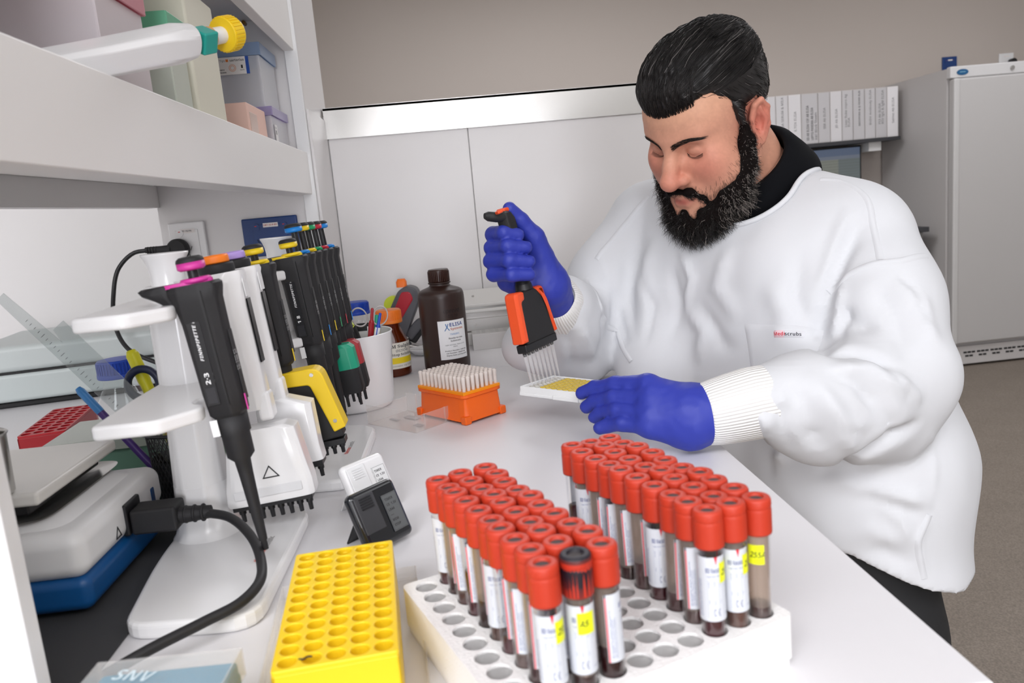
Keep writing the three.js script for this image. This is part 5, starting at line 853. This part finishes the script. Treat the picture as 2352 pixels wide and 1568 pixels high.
// FOLDS: [half-width, height, [[x,y,z],...]] ridges (+) and valleys (-) on the cloth
const FOLDS = [[.007,.0016,[[.522,1.205,-1.082],[.539,1.201,-1.066],[.554,1.176,-1.02],[.549,1.137,-.992],[.537,1.096,-.956]]],[.007,.002,[[.48,1.06,-.984],[.5,1.081,-.971],[.525,1.092,-.958],[.56,1.094,-.949],[.605,1.095,-.967]]],[.012,-.008,[[.541,1.149,-1.002],[.505,1.102,-.991],[.478,1.054,-.981],[.466,1.021,-.974]]],[.012,.006,[[.531,1.167,-1.017],[.496,1.107,-1.002],[.468,1.048,-.986]]],[.014,-.014,[[.472,1.043,-.981],[.461,1.011,-.972],[.431,1.005,-.891],[.441,1.001,-.875]]],[.012,-.011,[[.422,1.002,-.872],[.461,1.002,-.882],[.479,.993,-.866],[.497,.964,-.847]]],[.014,.01,[[.413,.989,-.85],[.461,.982,-.852],[.507,.951,-.847]]],[.013,.01,[[.362,.905,-1.102],[.317,.971,-.871],[.336,.942,-.843],[.427,.83,-1.012],[.434,.788,-1.01]]],[.012,-.008,[[.311,.946,-.87],[.335,.909,-.868],[.419,.798,-1.041]]],[.014,.007,[[.388,.989,-.851],[.403,.954,-.83],[.424,.914,-.834],[.455,.881,-.853]]],[.014,-.008,[[.36,.977,-.846],[.378,.941,-.832],[.398,.896,-.844]]],[.014,-.007,[[.449,.969,-.841],[.472,.934,-.835],[.493,.905,-.846]]],[.02,.006,[[.321,1.138,-1.242],[.299,1.072,-1.229],[.29,.98,-1.188]]],[.016,-.007,[[.286,1.126,-1.283],[.278,1.043,-1.253],[.269,.973,-1.205]]],[.018,.007,[[.335,1.034,-1.166],[.358,.998,-1.118],[.347,.944,-1.131]]],[.016,-.006,[[.353,1.042,-1.135],[.372,.983,-1.084],[.335,.989,-.887]]],[.02,.006,[[.418,1.078,-1.03],[.43,1.032,-1.005],[.419,.987,-.998]]],[.015,-.006,[[.463,1.121,-1.02],[.446,1.054,-1.001],[.452,1.011,-.977]]],[.014,-.006,[[.331,1.099,-1.188],[.335,1.034,-1.166],[.312,.968,-1.168]]],[.018,.006,[[.395,1.124,-1.095],[.373,1.064,-1.096],[.389,1.017,-1.056]]],[.007,.002,[[.213,1.076,-1.279],[.22,1.041,-1.199],[.254,.982,-1.245],[.263,.946,-1.198]]],[.012,-.009,[[.243,1.074,-1.266],[.255,1.016,-1.256],[.26,.965,-1.214]]],[.012,.008,[[.177,1.025,-1.151],[.21,.945,-1.235]]],[.01,-.006,[[.157,1.013,-1.154],[.177,.934,-1.233]]],[.007,.0018,[[.331,1.2,-1.298],[.285,1.154,-1.302],[.235,1.105,-1.286]]],[.015,.009,[[.439,.788,-1],[.48,.816,-.935],[.535,.8,-.898],[.569,.787,-.889]]],[.012,-.009,[[.446,.765,-.99],[.5,.799,-.917],[.559,.779,-.89]]],[.007,.003,[[.55,.897,-.872],[.58,.853,-.903],[.57,.796,-.89]]],[.007,.003,[[.564,.776,-.889],[.549,.744,-.893],[.557,.691,-.891]]],[.012,-.013,[[.454,.82,-.966],[.446,.875,-.857],[.488,.901,-.846],[.536,.91,-.863]]],[.016,.006,[[.463,.731,-.963],[.499,.758,-.917],[.535,.738,-.898]]],[.014,-.006,[[.47,.709,-.954],[.512,.73,-.91],[.545,.708,-.895]]],[.014,.007,[[.541,1.074,-.935],[.567,1.042,-.913],[.561,.994,-.878]]],[.014,-.006,[[.517,1.07,-.944],[.531,1.03,-.909],[.516,.985,-.866]]],[.012,-.005,[[.483,1.043,-.967],[.491,1.024,-.938],[.507,1.016,-.906]]],[.009,.005,[[.45,.993,-.862],[.488,.98,-.854],[.518,.951,-.852],[.532,.933,-.857]]],[.008,-.005,[[.411,.985,-.846],[.439,.973,-.841],[.461,.946,-.835]]],[.009,.005,[[.34,.971,-.848],[.369,.956,-.835],[.389,.918,-.835]]],[.008,-.005,[[.323,.968,-.859],[.35,.947,-.838],[.377,.891,-.857]]],[.009,.005,[[.494,1.075,-.976],[.483,1.033,-.961],[.467,1.001,-.959]]],[.008,-.005,[[.492,1.044,-.951],[.48,1.012,-.95],[.443,1.004,-.889]]],[.01,.006,[[.246,1.129,-1.3],[.247,1.046,-1.258],[.258,.976,-1.232]]],[.009,-.006,[[.225,1.068,-1.266],[.222,1.013,-1.198],[.242,.938,-1.254]]],[.009,.005,[[.395,.968,-.835],[.423,.936,-.83],[.457,.917,-.837]]],[.009,-.005,[[.55,1.084,-.941],[.564,1.052,-.919],[.566,1.012,-.894]]],[.01,.006,[[.345,1.125,-1.183],[.35,1.074,-1.143],[.339,1.021,-1.159]]],[.009,-.005,[[.301,1.097,-1.258],[.304,1.032,-1.202],[.282,.968,-1.186]]],[.01,.005,[[.484,.808,-.931],[.525,.779,-.901],[.545,.732,-.895]]]];
const near = (x, y, z, pts) => { let b = 1e9; for (let i = 0; i < pts.length - 1; i++) { const a = pts[i], c = pts[i + 1], bx = c[0] - a[0], by = c[1] - a[1], bz = c[2] - a[2], t = sat(((x - a[0]) * bx + (y - a[1]) * by + (z - a[2]) * bz) / (bx * bx + by * by + bz * bz)); const T = (i + t) / (pts.length - 1), fade = Math.min(1, 4 * T + .0, 4 * (1 - T)); const d = Math.hypot(x - a[0] - bx * t, y - a[1] - by * t, z - a[2] - bz * t); if (d < b) { b = d; near.f = fade; } } return b; };
const gownH = (x, y, z) => { let h = .0028 * vnoise(x * 11, y * 7, z * 11) + .0016 * vnoise(x * 26 + 5, y * 16, z * 26); for (const [w0, a, pts] of FOLDS) { const w = w0 * .8, d = near(x, y, z, pts); if (d < w * 2.6) h += a * Math.exp(-(d * d) / (w * w)) * near.f; } return h; };
const gownMat = new THREE.MeshPhysicalMaterial({ name: 'cotton', color: C('#d8d9dc'), roughness: .85, bumpMap: rep(noiseTex(128, (x, y) => 120 + 26 * ((x + y) % 2) + rnd() * 40), 60), bumpScale: .00015 });
{
  const g = nets(gownF, [.0, .62, -1.5], [.86, 1.34, -.76], .0052), p = g.attributes.position, n = g.attributes.normal;
  for (let i = 0; i < p.count; i++) {
    const x = p.getX(i), y = p.getY(i), z = p.getZ(i), h = gownH(x, y, z);
    p.setXYZ(i, x + n.getX(i) * h, y + n.getY(i) * h, z + n.getZ(i) * h);
  }
  // keep the cloth above the bench
  for (let i = 0; i < p.count; i++) if (p.getX(i) < .305 && p.getY(i) < .902) p.setY(i, .902);
  g.computeVertexNormals(); triUV(g, 1);
  part('gown', g, gownMat, person, 'white long-sleeved laboratory gown');
}
{ // bound neckline, pocket and woven label, following the cloth
  const c = [.452, 1.235, -1.185], rim = [];
  for (let k = 0; k < 64; k++) {
    const az = k / 64 * Math.PI * 2; const at = el => { const d = [Math.cos(el) * Math.sin(az), Math.sin(el), Math.cos(el) * Math.cos(az)]; let r = .02; for (let i = 0; i < 60; i++) { const s = gownHole(c[0] + d[0] * r, c[1] + d[1] * r, c[2] + d[2] * r); r -= s * .8; } return [c[0] + d[0] * r, c[1] + d[1] * r, c[2] + d[2] * r]; };
    let lo = -1.3, hi = 1.3; for (let i = 0; i < 24; i++) { const m = (lo + hi) / 2; gownOuter(...at(m)) < 0 ? lo = m : hi = m; }
    const p = at(lo), h = gownH(...p), n = grad(gownOuter, ...p); rim.push(V(p[0] + n[0] * h * .6, p[1] + n[1] * h * .6, p[2] + n[2] * h * .6));
  }
  part('neck_binding', new THREE.TubeGeometry(new THREE.CatmullRomCurve3(rim, true), 160, .0042, 8, true), gownMat, person);
  const patch = (A, B2, Cc, D, nu, nv, off, thick) => {
    const pos = [], uv = [], idx = [];
    for (let j = 0; j <= nv; j++) for (let i = 0; i <= nu; i++) { const u = i / nu, v = j / nv, q = [0, 1, 2].map(k => mix(mix(A[k], B2[k], u), mix(Cc[k], D[k], u), v)), p = onto(gownF, q, 0), n = grad(gownF, ...p), e = i === 0 || j === 0 || i === nu || j === nv ? 0 : 1, h = gownH(...p) + off * e; pos.push(p[0] + n[0] * h, p[1] + n[1] * h, p[2] + n[2] * h); uv.push(u, 1 - v); }
    for (let j = 0; j < nv; j++) for (let i = 0; i < nu; i++) { const a = j * (nu + 1) + i; idx.push(a, a + nu + 1, a + 1, a + 1, a + nu + 1, a + nu + 2); }
    const g = new THREE.BufferGeometry(); g.setAttribute('position', new THREE.Float32BufferAttribute(pos, 3)); g.setAttribute('uv', new THREE.Float32BufferAttribute(uv, 2)); g.setIndex(idx); g.computeVertexNormals(); return g;
  };
  part('pocket', patch([.392, 1.016, -1.051], [.466, 1.015, -.971], [.40, .95, -1.035], [.462, .95, -.975], 18, 14, .0022), gownMat, person, 'patch pocket on the chest');
  part('woven_label', patch([.418, 1.0115, -1.01], [.45, 1.0125, -.981], [.416, .9985, -1.007], [.447, .9995, -.976], 12, 4, .0036), new THREE.MeshPhysicalMaterial({ name: 'label', roughness: .7, side: THREE.DoubleSide, map: canvasTex(384, 128, (x, w, h) => { x.fillStyle = '#d9d9dd'; x.fillRect(0, 0, w, h); x.fillStyle = '#ecc9cf'; x.fillRect(0, 0, 140, h); x.font = 'bold 58px sans-serif'; x.fillStyle = '#d22a3c'; x.fillText('Medi', 20, 84); x.fillStyle = '#2e2e36'; x.fillText('scrubs', 152, 84); }) }), person, 'woven label reading Mediscrubs');
  const ribbon = (pts, w) => {
    const cv = new THREE.CatmullRomCurve3(pts.map(p => V(...p))), n = 40, pos = [], idx = [];
    for (let i = 0; i <= n; i++) { const c = cv.getPoint(i / n), t = cv.getTangent(i / n), b = onto(gownF, [c.x, c.y, c.z], 0), N = V(...grad(gownF, ...b)), s = t.clone().cross(N).normalize(); for (let k = -2; k <= 2; k++) { const q = onto(gownF, [b[0] + s.x * w * k / 4, b[1] + s.y * w * k / 4, b[2] + s.z * w * k / 4], 0), m = grad(gownF, ...q), h = gownH(...q) + (Math.abs(k) === 2 ? -.0006 : .0012); pos.push(q[0] + m[0] * h, q[1] + m[1] * h, q[2] + m[2] * h); } }
    for (let i = 0; i < n; i++) for (let k = 0; k < 4; k++) { const a = i * 5 + k; idx.push(a, a + 5, a + 1, a + 1, a + 5, a + 6); }
    const g = new THREE.BufferGeometry(); g.setAttribute('position', new THREE.Float32BufferAttribute(pos, 3)); g.setIndex(idx); g.computeVertexNormals(); return triUV(g, 1);
  };
  const seamMat = gownMat.clone(); seamMat.side = THREE.DoubleSide; seamMat.name = 'cotton_seam';
  for (const k of [0, 1, 20, 24, 28]) part('seam', ribbon(FOLDS[k][2], .011), seamMat, person);
}
// ---- trousers, shoes, polo, gloves
{
  const leg = (a, b, c, d) => chain([[...a, .1], [...b, .078], [...c, .062], [...d, .055]], .04);
  const tr = blend([leg([.545, .76, -1.04], [.55, .56, -.985], [.55, .3, -1.0], [.55, .1, -1.01]), leg([.52, .76, -1.15], [.53, .56, -1.16], [.52, .3, -1.2], [.52, .1, -1.21]), cone([.545, .77, -1.05], [.51, .77, -1.14], .095, .095)], .03);
  part('trousers', triUV(nets((x, y, z) => Math.max(tr(x, y, z), .085 - y, y - .8), [.4, .05, -1.36], [.8, .84, -.86], .011), 4), std('denim', '#1b1b1d', .8), person, 'black trousers');
  for (const [x, z] of [[.56, -1.0], [.50, -1.2]]) part('shoe', nets((a, b, c) => Math.max(chainShoe(a - x, b, c - z), -b + .002), [x - .24, -.01, z - .08], [x + .12, .16, z + .08], .008), M.black, person);
  function chainShoe(a, b, c) { return smin(cone([.04, .05, 0], [-.13, .035, .02], .045, .036)(a, b, c), cone([.03, .1, 0], [.03, .05, 0], .045, .04)(a, b, c), .03); }
  // black polo shirt: yoke inside the gown's neck opening plus a turned collar
  const { N, Ls, Rs } = SK, up = V(...headPt(0, -.05, -.03)).sub(V(...headPt(0, -.17, -.06))).normalize();
  const yoke = blend([cone([.49, 1.1, -1.15], [.435, 1.1, -1.25], .092, .09), cone([N[0] + .01, N[1] - .055, N[2]], [Ls[0] - .03, Ls[1] + .0, Ls[2] - .02], .078, .06), cone([N[0], N[1] - .055, N[2]], [Rs[0] + .04, Rs[1], Rs[2]], .078, .055), cone([N[0], N[1] - .03, N[2]], [N[0] - .015, N[1] + .008, N[2] + .005], .078, .072)], .05);
  const neckA = headPt(0, -.06, -.035), neckB = headPt(0, -.2, -.08), core = cone(neckA, neckB, .061 * HS, .070 * HS);
  part('polo_shirt', triUV(nets((x, y, z) => smax(yoke(x, y, z), (x - N[0]) * up.x + (y - N[1]) * up.y + (z - N[2]) * up.z - .014, .008), [.25, .98, -1.42], [.68, 1.32, -.98], .006), 4), std('polo', '#0b0c10', .9, { specularIntensity: .3 }), person, 'black polo shirt under the gown');
  // collar: band around the neck, open at the throat, folded down
  const c = []; const q = new THREE.Quaternion().setFromUnitVectors(V(0, 1, 0), up), fw = V(-.756, 0, .443).applyQuaternion(new THREE.Quaternion()); const A0 = Math.atan2(-.756, .443);
  const P = (a, r, h) => { const v = V(Math.sin(a) * r, h, Math.cos(a) * r).applyQuaternion(q); return [N[0] + v.x - .004, N[1] + v.y + .006, N[2] + v.z + .008]; };
  const prof = [[.062, .0], [.0635, .035], [.066, .046], [.0725, .047], [.082, .036], [.094, .008], [.1, -.012], [.097, -.014], [.088, .008], [.076, .03], [.07, .036], [.068, .03], [.068, .0]];
  const pos = [], idx = [], m = prof.length, Ns = 48;
  for (let i = 0; i <= Ns; i++) { const t = i / Ns, a = A0 + .22 + t * (Math.PI * 2 - .5), k = Math.abs(t - .5) * 2; prof.forEach(([r, h]) => { const ex = r > .075 ? 1 + .22 * k * k : 1; pos.push(...P(a, r * ex, h - .012 * k * k * k - (r > .09 ? .014 * k : 0))); }); }
  for (let i = 0; i < Ns; i++) for (let j = 0; j < m; j++) { const a = i * m + j, b = i * m + (j + 1) % m; idx.push(a, b, a + m, b, b + m, a + m); }
  const cg = new THREE.BufferGeometry(); cg.setAttribute('position', new THREE.Float32BufferAttribute(pos, 3)); cg.setIndex(idx); cg.computeVertexNormals(); triUV(cg, 4);
  part('collar', cg, M.polo, person);
}
const nitrile = new THREE.MeshPhysicalMaterial({ name: 'nitrile', color: C('#2b38a2'), roughness: .52, bumpMap: rep(grain, 3), bumpScale: .0002 });
// joint tables in world space: [x, y, z, radius]
function glove(label, fingers, palm, lo, hi, k = .0065) {
  const fs = fingers.map(f => chain(f, .004)), pf = blend(palm, .018);
  const F = (x, y, z) => { let d = pf(x, y, z); let e = 1e9; for (const f of fs) e = smin(e, f(x, y, z), .0022); d = smin(d, e, k); return d + .0005 * vnoise(x * 140, y * 140, z * 140) + .0005 * vnoise(x * 60, y * 60, z * 60); };
  const g = nets(F, lo, hi, .0021); triUV(g, 10);
  return part('glove', g, nitrile, person, label);
}
const P4 = (p, r) => [p[0], p[1], p[2], r];
glove('blue nitrile glove holding the plate', [
  [[.2174, .9806, -.905, .0125], [.184, .9765, -.938, .0102], [.1625, .969, -.962, .0092], [.1462, .961, -.974, .0083]],
  [[.218, .967, -.89, .0125], [.179, .9632, -.926, .0104], [.159, .954, -.951, .0093], [.1485, .9462, -.958, .0083]],
  [[.2123, .9513, -.88, .012], [.179, .9512, -.911, .0100], [.1625, .9435, -.934, .009], [.1545, .9378, -.938, .0081]],
  [[.2081, .9363, -.876, .011], [.181, .9385, -.896, .0092], [.165, .9325, -.913, .0083], [.156, .9295, -.916, .0075]],
  [[.236, .947, -.898, .013], [.206, .944, -.938, .0115], [.181, .9435, -.968, .01], [.160, .9435, -.988, .009]]],
  [cone([.2174, .9796, -.905], [.262, .954, -.878], .0135, .024), cone([.218, .966, -.89], [.262, .946, -.874], .0145, .026), cone([.2123, .9503, -.88], [.262, .94, -.872], .0145, .026), cone([.2081, .9363, -.876], [.252, .927, -.872], .0125, .021), cone([.236, .945, -.898], [.262, .945, -.88], .016, .024), cone([.262, .945, -.876], [.288, .947, -.873], .0315, .0305)], [.13, .895, -1.01], [.33, 1.01, -.83]);
glove('blue nitrile glove gripping the pipette, thumb on the button', [
  [[.0871, 1.1633, -1.142, .0125], [.0585, 1.1685, -1.105, .0108], [.0715, 1.1705, -1.074, .0102], [.0905, 1.1655, -1.079, .0092]],
  [[.0898, 1.1475, -1.138, .0125], [.055, 1.15, -1.1, .0108], [.0745, 1.152, -1.066, .0103], [.0995, 1.148, -1.072, .0093]],
  [[.09, 1.1286, -1.135, .0122], [.0515, 1.1325, -1.095, .0106], [.0745, 1.1335, -1.060, .0101], [.1015, 1.1287, -1.067, .0092]],
  [[.0901, 1.1098, -1.13, .0115], [.0535, 1.1145, -1.09, .0100], [.0765, 1.1138, -1.058, .0096], [.101, 1.1115, -1.065, .0088]],
  [[.128, 1.118, -1.122, .0185], [.116, 1.160, -1.108, .0145], [.0985, 1.1835, -1.099, .0112], [.0835, 1.2015, -1.092, .0098]]],
  [cone([.0871, 1.162, -1.14], [.128, 1.09, -1.137], .0135, .024), cone([.0898, 1.1475, -1.138], [.13, 1.085, -1.138], .0145, .025), cone([.09, 1.1286, -1.135], [.13, 1.082, -1.14], .0145, .025), cone([.0901, 1.1098, -1.13], [.125, 1.08, -1.14], .014, .024), cone([.118, 1.15, -1.12], [.132, 1.09, -1.132], .0165, .0265), cone([.072, 1.1, -1.112], [.115, 1.083, -1.13], .0145, .022), cone([.130, 1.088, -1.138], [.143, 1.06, -1.158], .0285, .0305)], [.025, 1.02, -1.2], [.19, 1.225, -1.035]);
// knitted cuffs
const knit = new THREE.MeshPhysicalMaterial({ name: 'knit', color: C('#f1efec'), roughness: .9, side: THREE.DoubleSide, bumpMap: noiseTex(128, (x, y) => 128 + 100 * Math.sin(x / 128 * Math.PI * 2 * 8)), bumpScale: .0012 });
function cuff(pts) {
  const n = 48, pos = [], uv = [], idx = [];
  pts.forEach(([p, d, r], i) => { const q = new THREE.Quaternion().setFromUnitVectors(V(0, 1, 0), V(...d).normalize()); for (let k = 0; k <= n; k++) { const a = k / n * Math.PI * 2, v = V(Math.cos(a) * r * (1 + .02 * Math.sin(a * 5)), 0, Math.sin(a) * r).applyQuaternion(q); pos.push(p[0] + v.x, Math.max(p[1] + v.y, .902), p[2] + v.z); uv.push(k / n * 8, i / 4); } });
  for (let i = 0; i < pts.length - 1; i++) for (let k = 0; k < n; k++) { const a = i * (n + 1) + k; idx.push(a, a + 1, a + n + 1, a + 1, a + n + 2, a + n + 1); }
  const g = new THREE.BufferGeometry(); g.setAttribute('position', new THREE.Float32BufferAttribute(pos, 3)); g.setAttribute('uv', new THREE.Float32BufferAttribute(uv, 2)); g.setIndex(idx); g.computeVertexNormals(); return g;
}
{ const d = [1, .06, -.06]; part('knit_cuff', cuff([[[.272, .946, -.873], d, .0335], [[.2735, .946, -.873], d, .0365], [[.285, .947, -.874], d, .0385], [[.305, .949, -.876], d, .041], [[.33, .951, -.88], d, .043], [[.35, .952, -.882], d, .043]]), knit, person);
  const e = [.18, -.42, -.75]; part('knit_cuff', cuff([[[.1405, 1.066, -1.153], e, .033], [[.141, 1.065, -1.154], e, .037], [[.144, 1.06, -1.163], e, .041], [[.15, 1.052, -1.178], e, .045], [[.156, 1.042, -1.195], e, .046]]), knit, person); }
// ---------------------------------------------------------------- the multichannel pipette and the well plate in his hands
{
  const Pc = V(.1045, 1.0125, -1.0775), S0 = V(.70, -.05, -.71).normalize(), U = V(-.145, .985, -.03).normalize(), X = S0.clone().sub(U.clone().multiplyScalar(S0.dot(U))).normalize(), Zf = X.clone().cross(U);   // X: along the row, U: up the shaft, Zf: out of the face
  const t = thing('multichannel_pipette', 'black and orange eight-channel pipette in the gloved fist', 'pipette', [Pc.x, Pc.y, Pc.z]); t.quaternion.setFromRotationMatrix(new THREE.Matrix4().makeBasis(X, U, Zf));
  const face = roundPoly([[-.031, .006], [.034, .006], [.027, .058], [.016, .074], [.008, .079], [-.008, .079], [-.024, .076]], [.003, .003, .006, .006, .003, .003, .004]);
  part('body', ext(face, .02, .003).translate(0, 0, -.01), M.blackSoft, t);
  for (const s of [-1, 1]) part('orange_grip', ext(roundPoly(s < 0 ? [[-.040, .009], [-.0275, .009], [-.0235, .064], [-.016, .066], [-.0145, .078], [-.034, .080]] : [[.040, .009], [.0335, .009], [.026, .06], [.014, .072], [.013, .078], [.028, .079]], s < 0 ? [.002, .002, .004, .003, .004, .008] : [.002, .001, .006, .004, .002, .008]),   .0225, .004).translate(0, 0, -.01125), M.orange2, t, 'orange side cover');
  part('manifold', rb(.072, .012, .018, .002, 0, .001, 0), M.black, t);
  part('collar', [cyl(.0115, .0125, .008, 0, .082, 0, 28), cyl(.0095, .0115, .006, 0, .088, 0, 28), cyl(.0085, .0085, .02, 0, .098, 0, 24)], M.black, t);
  part('handle', loft([[.09, 0, 0, .009, .009, 2.2], [.11, 0, 0, .0105, .0105, 2.3], [.15, -.001, 0, .011, .0105, 2.4], [.168, -.002, 0, .0125, .011, 2.4], [.178, -.004, .001, .0125, .011, 2.3], [.186, -.007, .002, .010, .009, 2.2], [.189, -.008, .002, .005, .005, 2]], 32), M.blackSoft, t);
  part('finger_rest', tf(loft([[0, 0, 0, .0065, .008, 2.4], [.012, 0, 0, .007, .009, 2.4], [.024, .001, 0, .0065, .0085, 2.4], [.029, .0015, 0, .004, .005, 2.2]], 24), -.008, .181, .003, .0, -.5, 1.35), M.blackSoft, t);
  part('orange_button', [tf(rb(.009, .0045, .012, .002), -.0275, .1895, .012, 0, -.5, .25)], M.orange2, t);
  part('thumb_button', rb(.017, .006, .015, .0025, .0005, .1905, -.003), M.orange2, t, 'orange push button under the thumb');
  const tipG = lat([[.0009, -.052], [.0012, -.05], [.0022, -.026], [.0029, -.006], [.0033, -.004], [.0033, 0], [.0026, 0], [.0018, -.026], [.0006, -.052]], 14), noz = lat([[.0001, -.006], [.0024, -.006], [.0030, .0], [.0001, 0]], 14), tm = std('tipGlass', '#ffffff', .08, { transmission: .92, thickness: 0, ior: 1.35 });
  for (let k = 0; k < 8; k++) { const x = (k - 3.5) * .009; const n = part('nozzle', noz.clone().translate(x, -.004, 0), M.black, t); part('pipette_tip', tipG.clone().translate(x, -.0065, 0), tm, n); }
  // plate
  const Lx = V(.76, -.03, .65).normalize(), up = V(.0, 1, -.07), Sz = Lx.clone().cross(up).normalize(), Uy = Sz.clone().cross(Lx).normalize(); // Sz points right-away? plate local x = long, y = up, z = short
  const T = Pc.clone().addScaledVector(U, -.0555), Cc = T.clone().addScaledVector(Lx, .047);
  const p = thing('well_plate', 'white microplate with wells of yellow liquid in the left hand', 'plate', [Cc.x, Cc.y, Cc.z]); p.quaternion.setFromRotationMatrix(new THREE.Matrix4().makeBasis(Lx, Uy, Lx.clone().cross(Uy)));
  const W = .1275, D = .0855;
  part('skirt', [rb(W, .004, D, .001, 0, -.0115, 0), rb(W - .002, .0115, .0018, .0006, 0, -.006, D / 2 - .0016), rb(W - .002, .0115, .0018, .0006, 0, -.006, -D / 2 + .0016), rb(.0018, .0115, D - .002, .0006, W / 2 - .0016, -.006, 0), rb(.0018, .0115, D - .002, .0006, -W / 2 + .0016, -.006, 0), rb(.04, .006, .003, .001, .012, -.0105, D / 2 + .0005), rb(.004, .005, .012, .001, -W / 2 - .002, -.011, D / 2 - .012)], M.white, p);
  const fr = poly([[-W / 2 + .001, -D / 2 + .001], [W / 2 - .001, -D / 2 + .001], [W / 2 - .001, D / 2 - .001], [-W / 2 + .001, D / 2 - .001]]);
  for (let i = 0; i < 12; i++) for (let j = 0; j < 8; j++) { const h = new THREE.Path(); h.absarc((i - 5.5) * .009, (j - 3.5) * .009, .0042, 0, Math.PI * 2, true); fr.holes.push(h); }
  part('top_frame', ext(fr, .0014, 0, 14).rotateX(-Math.PI / 2).translate(0, -.0026, 0), M.white, p);
  const wg = lat([[.0042, -.0008], [.0039, -.0008], [.0031, -.009], [.0001, -.0095]].reverse(), 14), lg = cyl(.0041, .0038, .006, 0, -.0034, 0, 14), yl = std('assayYellow', '#e6c51a', .3), wm = std('wellClear', '#f4f1ea', .2, { transmission: .6, thickness: 0, side: THREE.DoubleSide });
  for (let i = 0; i < 12; i++) for (let j = 0; j < 8; j++) { const w = part('well', wg, wm, p); w.position.set((i - 5.5) * .009, 0, (j - 3.5) * .009); if (i > 1) part('yellow_liquid', lg, yl, w); }
}
renderer.render(scene, camera);
